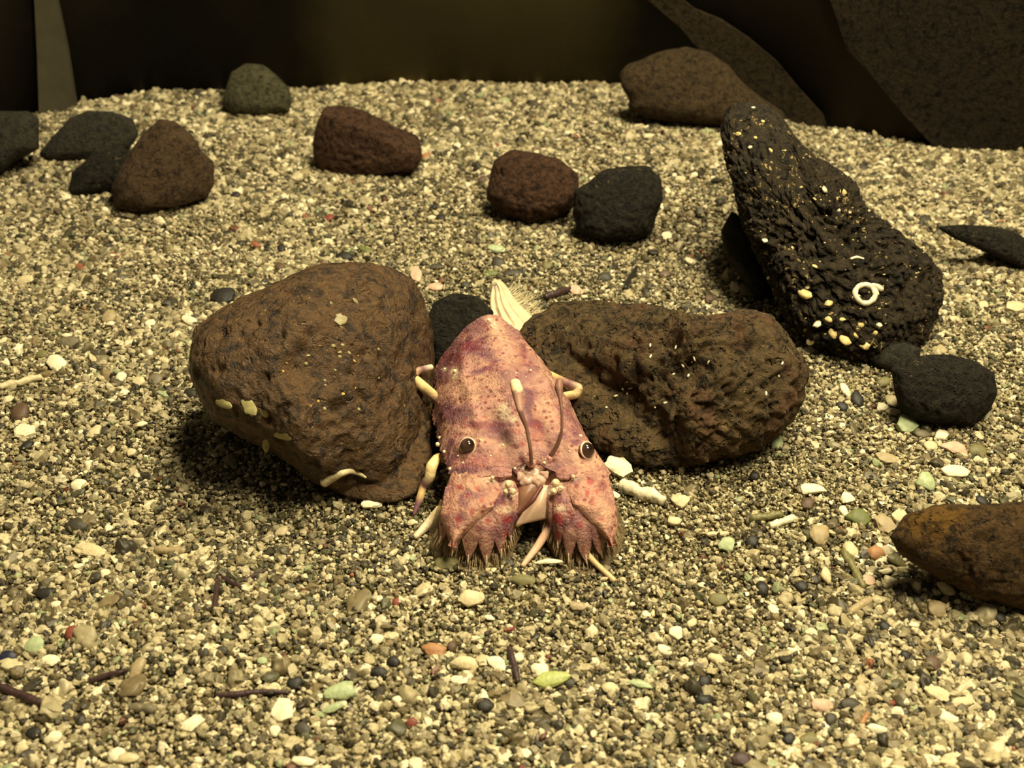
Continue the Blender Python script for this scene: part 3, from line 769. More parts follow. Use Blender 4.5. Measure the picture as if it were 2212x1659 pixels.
def toothed(side, base, arc, blobs, seed):
    """base / arc: (px, py, z) curves from the inner... left to right; the rim runs out into pointed teeth"""
    m_, n_ = 121, 46
    U_ = np.linspace(0, 1, m_); Bc = lerp_curve(base, U_); Ac = lerp_curve(arc, U_)
    nt = 6.5
    ph = (U_ * nt) % 1.0; tooth = 1 - np.abs(ph - 0.55) / 0.55; tooth = np.clip(tooth, 0, 1)
    Ln = 0.72 + 0.28 * tooth ** 0.9
    rows = []
    for v in np.linspace(0, 1, n_):
        vv = v * Ln
        px = Bc[:, 0] * (1 - vv) + Ac[:, 0] * vv; py = Bc[:, 1] * (1 - vv) + Ac[:, 1] * vv
        z = Bc[:, 2] * (1 - vv) + Ac[:, 2] * vv + 0.30 * np.sin(np.pi * np.clip(vv, 0, 1)) ** 1.0 * (0.4 + 0.6 * np.sin(np.pi * U_))
        z = z + 0.06 * tooth * vv ** 2 + 0.05 * np.sin(U_ * 30) * vv * (1 - vv)
        rows.append([at(a, b, c) for a, b, c in zip(px, py, z)])
    rows = np.array(rows)
    rows = rows + 0.03 * np.stack([np.zeros(rows.shape[:2])] * 2 + [fbm(rows.reshape(-1, 3) * 4, seed, 3).reshape(rows.shape[:2])], 2)
    o = sheet(rows, lambda V: paint(V, pink, blobs, seed, 0.9), 'antenna_plate', m_shell, 0.10, 'broad distal antenna plate with pointed teeth')
    # white tooth tips
    tips = []
    for k in range(1, m_ - 1):
        if tooth[k] > tooth[k - 1] and tooth[k] >= tooth[k + 1]:
            tip, back = rows[-1][k], rows[-9][k]
            back = rows[-5][k]; tips.append(tube([back, tip + [0, 0, .01], tip + (tip - back) * 0.3], [.012, .022, .004], 8, 3))
    tv, tf = join(tips); mesh_obj('tooth_tips', tv, tf, m_plain, parent=o, cols=pcol(len(tv), cream)) if False else None
    tp = mesh_obj('tooth_tip', tv, tf, m_plain, parent=LOB, cols=pcol(len(tv), cream)); tp['label'] = 'pale tips of the plate teeth'
    # soft fringe of bristles below the teeth
    rows = []
    for v in np.linspace(0.25, 1.0, 18):
        vv = v * (1.10 + 0.015 * np.sin(U_ * 90))
        ex = 1.0 + 0.16 * v ** 0.6
        cx = (Bc[:, 0].mean() + Ac[:, 0].mean()) / 2
        px = cx + ((Bc[:, 0] * (1 - vv) + Ac[:, 0] * vv) - cx) * ex; py = Bc[:, 1] * (1 - vv) + Ac[:, 1] * vv
        z = Bc[:, 2] * (1 - vv) + Ac[:, 2] * vv + 0.25 * np.sin(np.pi * np.clip(vv, 0, 1)) * (0.4 + 0.6 * np.sin(np.pi * U_)) - 0.10
        rows.append([at(a, b, max(c, 0.02)) for a, b, c in zip(px, py, z)])
    fr = sheet(np.array(rows), lambda V: pcol(len(V), cream), 'fringe', m_fringe, 0.03)
    fr['label'] = 'soft see-through fringe of bristles'
    rb = random.Random(seed); hs = []
    for k in range(150):
        u = rb.random(); vv = rb.uniform(.84, .98)
        b0 = lerp_curve(base, np.array([u]))[0]; a0 = lerp_curve(arc, np.array([u]))[0]
        q = b0 * (1 - vv) + a0 * vv; dr = (a0 - b0)[:2]; dr = dr / np.linalg.norm(dr)
        dr = dr + np.array([(u - .5) * .7, 0])
        L_ = rb.uniform(10, 24)
        hs.append(tube([at(q[0], q[1], max(q[2] + .03, .06)), at(q[0] + dr[0] * L_ * .5, q[1] + dr[1] * L_ * .5, max(q[2] - .05, .05)), at(q[0] + dr[0] * L_, q[1] + dr[1] * L_, max(q[2] - .14, .04))], [.014, .011, .005], 5, 2))
    hv, hf = join(hs)
    mesh_obj('bristles', hv, hf, m_plain, parent=LOB, cols=pcol(len(hv), srgb(150, 124, 92)))['label'] = 'thin bristles between the teeth'
    return o

def upper(side, left, right, dome, blobs, seed, jag):
    m_, n_ = 61, 70
    T_ = np.linspace(0, 1, n_); Lc = lerp_curve(left, T_); Rc = lerp_curve(right, T_)
    sj = 4.0 * np.abs(((T_ * 9) % 1.0) - 0.5) * np.clip((T_ - 0.3) * 3, 0, 1) * np.clip((1 - T_) * 6, 0, 1)
    if jag == 'R': Rc[:, 0] += sj
    else: Lc[:, 0] -= sj
    rows = []
    for i in range(n_):
        u = np.linspace(0, 1, m_)
        px = Lc[i, 0] * (1 - u) + Rc[i, 0] * u; py = Lc[i, 1] * (1 - u) + Rc[i, 1] * u
        z = Lc[i, 2] * (1 - u) + Rc[i, 2] * u + dome * np.sin(np.pi * u) ** 0.7
        rows.append([at(a, b, c) for a, b, c in zip(px, py, z)])
    rows = np.array(rows)
    rows[:, :, 2] += 0.03 * fbm(rows.reshape(-1, 3) * 4, seed, 3).reshape(rows.shape[:2])
    return sheet(rows, lambda V: paint(V, srgb(184, 134, 112), blobs, seed, 0.7), 'antenna_scale', m_shell, 0.12, 'large peach coloured outer scale of the antenna')

red_sp = srgb(140, 34, 40)
toothed('L', [(962, 1052, 1.45), (1010, 1030, 1.62), (1060, 1018, 1.72), (1104, 1026, 1.66), (1120, 1058, 1.45)],
        [(942, 1150, .50), (955, 1186, .28), (998, 1212, .12), (1035, 1222, .08), (1068, 1218, .10), (1095, 1190, .28), (1119, 1135, .62)],
        [(1095, 1122, 13, 8, red_sp, .95), (1056, 1125, 8, 7, red_sp, .7), (1036, 1140, 8, 6, red_sp, .7), (1090, 1155, 7, 10, red_sp, .7), (1060, 1145, 30, 10, mauve, .5), (1098, 1050, 12, 14, cream, .8), (1108, 1065, 8, 10, cream, .8), (1062, 1030, 22, 8, cream, .5),
         (1075, 1080, 18, 14, dusk, .5), (1095, 1100, 10, 8, cream, .5), (1030, 1175, 60, 30, srgb(150, 108, 88), .6)], 11)
upper('L', [(976, 1016, 1.56), (957, 1070, 1.26), (950, 1110, 1.08), (960, 1142, .88), (976, 1180, .62)],
      [(1094, 1006, 1.62), (1084, 1056, 1.54), (1066, 1095, 1.42), (1040, 1122, 1.15), (1008, 1150, .88), (978, 1182, .60)], 0.20,
      [(990, 1122, 7, 9, red_sp, .8), (968, 1050, 14, 18, deep, .6), (992, 1052, 6, 6, redp, .8), (1020, 1105, 5, 7, redp, .8), (1010, 1070, 5, 5, redp, .7), (1030, 1055, 5, 5, redp, .7), (1065, 1036, 20, 9, cream, .6), (1040, 1080, 5, 6, redp, .6), (1000, 1160, 30, 20, peach, .6)], 13, 'R')
toothed('R', [(1180, 1058, 1.45), (1194, 1028, 1.66), (1240, 1018, 1.72), (1285, 1040, 1.6), (1318, 1056, 1.45)],
        [(1178, 1130, .62), (1196, 1172, .36), (1222, 1212, .12), (1252, 1222, .08), (1288, 1216, .12), (1322, 1186, .28), (1337, 1140, .55)],
        [(1205, 1120, 13, 12, red_sp, .95), (1250, 1136, 10, 8, red_sp, .8), (1204, 1155, 9, 9, red_sp, .8), (1238, 1115, 8, 8, deep, .7), (1198, 1072, 8, 14, deep, .6), (1204, 1046, 12, 16, cream, .9), (1190, 1062, 8, 8, cream, .8), (1210, 1098, 10, 6, cream, .6), (1232, 1030, 16, 8, cream, .5),
         (1270, 1170, 50, 26, srgb(150, 108, 88), .6)], 17)
upper('R', [(1210, 1006, 1.62), (1222, 1056, 1.54), (1238, 1092, 1.42), (1262, 1120, 1.15), (1292, 1148, .88), (1321, 1178, .60)],
      [(1312, 1016, 1.56), (1326, 1070, 1.28), (1334, 1106, 1.10), (1335, 1140, .86), (1324, 1180, .60)], 0.20,
      [(1275, 1040, 7, 9, redp, .8), (1268, 1065, 5, 7, redp, .8), (1302, 1050, 10, 14, deep, .6), (1280, 1085, 6, 10, redp, .7), (1300, 1120, 7, 9, redp, .7), (1290, 1062, 5, 6, redp, .6), (1240, 1030, 16, 8, cream, .5), (1300, 1100, 22, 30, peach, .5)], 19, 'L')

# pale mouthparts under the front of the head
m_pale = shell_mat('pale_flesh', dots=False, gran=8, bump=0.15, rough=0.35, sss=0.3)
m_soft = shell_mat('soft_brown_flesh', dots=False, gran=6, bump=0.2, rough=0.4)
def lump(name, px, py, z, a, b, c, rot, col, mat, seed, lab=None):
    S0, F0 = ico(4); p = at(px, py, z)
    V = S0 * np.array([a, b, c]) * (1 + 0.16 * vnoise(S0 * 1.8 + seed, seed) + 0.03 * vnoise(S0 * 4.5 + seed, seed + 1))[:, None]
    R = np.array(Matrix.Rotation(math.radians(rot), 3, 'Y')); V = V @ R.T + p
    o = mesh_obj(name, V, F0, mat, parent=LOB, cols=pcol(len(V), col))
    if lab: o['label'] = lab
pm_ = srgb(188, 154, 134)
for k, (x, y, z, a, b, c, rot) in enumerate([(1120, 1032, 1.55, .15, .16, .18, 20), (1140, 1040, 1.55, .16, .16, .15, 0), (1162, 1040, 1.55, .16, .16, .16, 0), (1182, 1030, 1.58, .14, .16, .20, -20), (1150, 1020, 1.66, .20, .16, .10, 0), (1176, 1012, 1.72, .12, .12, .12, 0), (1128, 1014, 1.70, .11, .12, .10, 0)]):
    lump('mouthpart', x, y, z - .04, a * 1.35, b * 1.1, c * 1.15, rot, pm_, m_pale, k + 1, 'whitish mouthpart lobe')
for k, (x, y, z, a, c) in enumerate([(1080, 1022, 1.72, .30, .15), (1222, 1022, 1.72, .30, .15)]):
    lump('antenna_base', x, y, z, a, .24, c, 0, srgb(166, 116, 104), m_shell, k + 20, 'mottled pink joint carrying the antenna plates')
for k, (x, y, z, r_) in enumerate([(1098, 1046, 1.72, .09), (1108, 1062, 1.62, .08), (1092, 1062, 1.66, .06), (1200, 1044, 1.74, .10), (1212, 1056, 1.68, .07), (1196, 1062, 1.62, .08), (1064, 1032, 1.80, .05), (1238, 1030, 1.80, .05)]):
    lump('knob', x, y, z, r_, r_, r_ * 1.1, 0, srgb(214, 188, 152), m_plain, k + 40, 'cream knob at the root of the plates')
def flap(name, quad, dome, col, mat, lab):
    (a, b, c, d) = quad; rows = []
    for v in np.linspace(0, 1, 16):
        L_ = np.array(a) * (1 - v) + np.array(d) * v; R_ = np.array(b) * (1 - v) + np.array(c) * v
        rows.append([at(*(L_[:2] * (1 - u) + R_[:2] * u), L_[2] * (1 - u) + R_[2] * u + dome * math.sin(math.pi * u) * math.sin(math.pi * (0.15 + 0.7 * v))) for u in np.linspace(0, 1, 20)])
    sheet(np.array(rows), lambda V: np.concatenate([np.array(col[:3]) * (1 + 0.12 * fbm(V * 4, 3, 3))[:, None], np.ones((len(V), 1))], 1), name, mat, 0.12, lab)
flap('mouthpart', [(1118, 1040, 1.50), (1172, 1046, 1.50), (1122, 1112, 1.0), (1106, 1088, 1.0)], .12, srgb(132, 94, 72), m_soft, 'brownish feeding limb base')
flap('mouthpart', [(1160, 1046, 1.42), (1196, 1050, 1.42), (1192, 1118, .80), (1112, 1136, .80)], .22, srgb(196, 164, 138), m_pale, 'pale feeding limb')
v_, f_ = tube([at(1170, 1050, 1.80), at(1150, 1082, 1.62), at(1118, 1112, 1.3)], [.05, .06, .04], 10, 6)
mesh_obj('palp', v_, f_, m_plain, parent=LOB, cols=pcol(len(v_), srgb(92, 48, 40)))['label'] = 'dark red brown palp crossing the pale mouthparts'

# legs
def leg(chain, rad, cols, bands=None, label=None, squash=1.0):
    P = [at(*c) for c in chain]
    v, f = tube(P, rad, 16, 8, squash)
    Pn = np.array(P); t_ = np.zeros(len(v)); 
    seg = np.concatenate([[0], np.cumsum(np.linalg.norm(np.diff(Pn, axis=0), axis=1))])
    best = np.full(len(v), 1e9)
    for i in range(len(P) - 1):
        ab = Pn[i + 1] - Pn[i]; q = np.clip(((v - Pn[i]) @ ab) / (ab @ ab), 0, 1); dd = np.linalg.norm(v - (Pn[i] + q[:, None] * ab), axis=1)
        m_ = dd < best; best = np.where(m_, dd, best); t_ = np.where(m_, seg[i] + q * (seg[i + 1] - seg[i]), t_)
    t_ = t_ / seg[-1]
    c = np.array([np.interp(t_, np.linspace(0, 1, len(cols)), [cc[k] for cc in cols]) for k in range(3)] + [np.ones(len(v))]).T
    o = mesh_obj('leg', v, f, m_plain, parent=LOB, cols=c)
    if label: o['label'] = label
lc, ly, lp, lw = srgb(222, 196, 140), srgb(206, 170, 110), srgb(112, 76, 84), srgb(228, 208, 176)
leg([(950, 866, 1.2), (934, 852, 1.4), (912, 834, 1.75), (890, 813, 2.0), (904, 800, 2.1), (932, 793, 2.0)], [.12, .14, .15, .12, .10, .08], [lp, lc, lc, ly, lp, lw], label='cream walking leg bent against the brown boulder')
leg([(1160, 798, 1.4), (1188, 810, 1.6), (1220, 826, 1.7), (1252, 838, 1.65), (1244, 852, 1.5), (1208, 858, 1.3)], [.10, .11, .12, .12, .13, .12], [lc, lc, ly, lp, lc, lc], label='cream walking leg bent against the porous boulder')
leg([(972, 992, 1.0), (945, 988, 1.05), (932, 1008, 1.0), (928, 1032, .75), (914, 1052, .5), (906, 1080, .28), (894, 1112, .04)], [.12, .12, .15, .14, .10, .10, .04], [lp, ly, lc, lc, lp, ly, lp, lp], label='banded front leg reaching down beside the brown boulder')
leg([(952, 1100, .5), (930, 1128, .22), (897, 1160, .05)], [.13, .14, .07], [lc, lw, lw], label='pale leg tip showing left of the antenna plates')
leg([(1200, 1120, .75), (1180, 1150, .5), (1160, 1182, .25), (1129, 1222, .03)], [.12, .11, .10, .06], [srgb(214, 168, 140), srgb(220, 176, 146), srgb(226, 190, 160)], label='pale pink leg between the two antenna plates')
leg([(1262, 1190, .35), (1290, 1220, .18), (1312, 1240, .10), (1327, 1254, .03)], [.08, .07, .07, .06], [lc, srgb(210, 176, 130)], label='tan leg tip poking out under the right antenna plate')

# antennules
m_ant = shell_mat('antennule_flesh', dots=False, gran=10, bump=0.2)
v_, f_ = tube([at(1148, 1002, 1.95), at(1146, 970, 2.35), at(1138, 925, 2.75), at(1124, 890, 3.1), at(1119, 862, 3.3), at(1117, 842, 3.45), at(1112, 826, 3.5)], [.05, .045, .045, .07, .11, .15, .13], 14, 6)
x_, y_ = project(v_)
mesh_obj('antennule', v_, f_, m_ant, parent=LOB, cols=np.array([[*(srgb(112, 78, 66)[:3] if b > 885 else (srgb(172, 130, 112)[:3] if b > 845 else srgb(230, 200, 158)[:3])), 1] for b in y_]))['label'] = 'short feeler with a thick cream tip'
v_, f_ = tube([at(1190, 984, 2.0), at(1204, 962, 2.3), at(1214, 930, 2.7), at(1214, 890, 3.1), at(1210, 860, 3.35), at(1207, 838, 3.5), at(1209, 822, 3.6)], [.06, .055, .035, .035, .05, .11, .09], 14, 6)
mesh_obj('antennule', v_, f_, m_ant, parent=LOB, cols=pcol(len(v_), srgb(128, 90, 74)))['label'] = 'short brownish feeler with a blunt tip'
# bases of the feelers
for (x, y, z) in ((1148, 1000, 1.9), (1186, 990, 1.92)):
    lump('feeler_base', x, y, z, .12, .14, .10, 0, srgb(170, 120, 104), m_ant, int(x))

# tail fan lying behind
m_tail = shell_mat('tail_fan_skin', dots=False, gran=10, bump=0.2, rough=0.35, sss=0.2)
m_tail.node_tree.nodes['Principled BSDF'].inputs['Alpha'].default_value = 0.9
rows = []
tr = [(602, 1067, 1076, 1.05), (612, 1064, 1090, 1.0), (626, 1061, 1100, .95), (640, 1058, 1108, .9), (660, 1058, 1124, .85), (678, 1060, 1144, .75), (692, 1064, 1160, .7), (706, 1074, 1144, .65), (724, 1086, 1134, .6), (742, 1096, 1126, .55)]
tr = np.array(tr, float); TT = np.linspace(0, len(tr) - 1, 60)
tq = np.stack([np.interp(TT, np.arange(len(tr)), tr[:, k]) for k in range(4)], 1)
for (y, a, b, z) in tq:
    u = np.linspace(0, 1, 40)
    zz = z + 0.10 * np.sin(np.pi * u) + 0.03 * np.sin(u * 26) 
    rows.append([at(p, y + 8 * math.sin(q * 3), c) for p, q, c in zip(a + (b - a) * u, u, zz)])
tf_ = sheet(np.array(rows), lambda V: np.concatenate([np.array(srgb(214, 194, 160)[:3]) * (1 + 0.12 * fbm(V * 5, 2, 2))[:, None], np.ones((len(V), 1))], 1), 'tail_fan', m_tail, 0.08, 'whitish see-through tail fan')
rnd = random.Random(3); hs = []
for i in range(70):
    u = i / 70; x = 1098 + 60 * u; y = 628 + 64 * u
    p0 = at(x - 6, y + 3, .85 - .2 * u); p1 = at(x + rnd.uniform(8, 20), y - rnd.uniform(2, 16), .75 - .2 * u + rnd.uniform(-.1, .2)); p2 = at(x + rnd.uniform(14, 34), y - rnd.uniform(-4, 26), .55 + rnd.uniform(-.2, .3))
    hs.append(tube([p0, p1, p2], [.016, .012, .005], 5, 4))
hv, hf = join(hs); mesh_obj('tail_bristles', hv, hf, m_plain, parent=LOB, cols=pcol(len(hv), srgb(196, 180, 140)))
print('lobster done')

# ---------------------------------------------------------------- single pebbles, shells, coral bits and twigs lying on the gravel
_pm = {}
def item_mat(col, kind):
    k = (col, kind)
    if k not in _pm:
        c = srgb(*col)
        _pm[k] = plain('bit_%d_%d_%d' % col, c, 0.55 if kind in 'PC' else 0.4, 0.35, 0.18, 5 if kind in 'PC' else 9, 0.5)
    return _pm[k]
NAME = {'P': ('pebble', 'pebble'), 'C': ('coral_chunk', 'coral piece'), 'S': ('shell_chip', 'shell piece'), 'T': ('twig', 'twig'), 'R': ('coral_rod', 'coral piece')}
def item(kind, px, py, wpx, hpx, ang, col, label, group=None, idx=0):
    p = ground(px, py); dep = (p - CAM) @ FWD; s_ = dep / FPX     # cm per pixel there
    r = random.Random(idx * 13 + 5)
    name, cat = NAME[kind]
    name = {'twig': 'twig'}.get(name, name)
    if kind == 'T' or kind == 'R':
        a_ = math.radians(ang); L_ = wpx / 2
        pts = []
        for k in range(5):
            q = (k / 4 - .5) * 2; bx = px + q * L_ * math.cos(a_) + (r.uniform(-.06, .06) * L_ if 0 < k < 4 else 0); by = py - q * L_ * math.sin(a_) + (r.uniform(-.06, .06) * L_ if 0 < k < 4 else 0)
            g_ = ground(bx, by); pts.append(g_ + [0, 0, hpx / 2 * s_ * (0.9 if kind == 'T' else 0.55)])
        rad = [hpx / 2 * s_ * f for f in ((.8, 1, .95, .9, .6) if kind == 'T' else (.9, 1.05, .95, 1.05, .85))]
        v, f = tube(pts, rad, 12, 6)
        N_ = vnoise(v * (3 / (hpx * s_)), idx)
        c_ = np.array(pts).mean(0); v = v + (v - c_) * 0.0 + np.stack([N_, N_ * .6, N_ * .8], 1) * hpx * s_ * (0.05 if kind == 'T' else 0.13)
        v[:, 2] = np.maximum(v[:, 2], H1(*c_[:2]) - .3)
    else:
        a, b = wpx / 2 * s_, hpx / 2 * s_
        S0, F0 = ico(4 if wpx > 40 else 3)
        n1 = vnoise(S0 * 1.3 + idx * 3.1, idx); n2 = vnoise(S0 * 3.1 + idx, idx + 1)
        k = 1 + {'P': .22, 'C': .26, 'S': .24}[kind] * n1 + {'P': .10, 'C': .16, 'S': .09}[kind] * n2 + .05 * vnoise(S0 * 6.5 + idx, idx + 2)
        if kind != 'P' or idx % 2:                               # broken straight edges
            for q in range(6):
                an = r.uniform(0, 6.28); dd = S0[:, 0] * math.cos(an) + S0[:, 1] * math.sin(an)
                k = np.where(dd > .68, np.minimum(k, .72 / np.maximum(dd, .01)), k)
        th = {'P': .6 * min(a, b), 'C': .5 * min(a, b), 'S': min(.05, .35 * min(a, b))}[kind]
        el = math.asin(min(1, -ray(px, py)[2] / np.linalg.norm(ray(px, py)))) 
        tilt = math.radians({'P': 20, 'C': 22, 'S': 24}[kind] + r.uniform(-6, 8))
        vis = math.sin(min(math.pi / 2, el + tilt))
        x = S0[:, 0] * k; y = S0[:, 1] * k; z = S0[:, 2] * th
        if kind == 'S': z = z + 0.28 * min(a, b) * (1 - np.clip(x * x + y * y, 0, 1))
        ca, sa = math.cos(math.radians(ang)), math.sin(math.radians(ang))
        x, y = x * a, y * b
        x, y = x * ca - y * sa, (x * sa + y * ca) / vis
        v = np.stack([x, y * math.cos(tilt) - z * math.sin(tilt), y * math.sin(tilt) + z * math.cos(tilt)], 1)
        lift = {'P': .25 * th + .25 * b * math.sin(tilt), 'C': .4 * th + .35 * b * math.sin(tilt), 'S': .05 + b * math.sin(tilt) * .5}[kind]
        v = v + p + [0, 0, lift + .02]; f = F0
    o = mesh_obj(name, v, f, item_mat(col, kind), smooth=(kind != 'C'))
    tag(o, label, cat, group)
    return o
WH = (222, 210, 176); CR = (196, 180, 140); TN = (156, 138, 102); GY = (108, 99, 76); DK = (58, 53, 40); BK = (36, 33, 27); BR = (84, 64, 46); RD = (118, 60, 46); OR = (156, 112, 72); GN = (98, 102, 56); MT = (158, 168, 126); OL = (108, 101, 62); PK = (190, 158, 132); PU = (60, 42, 40)
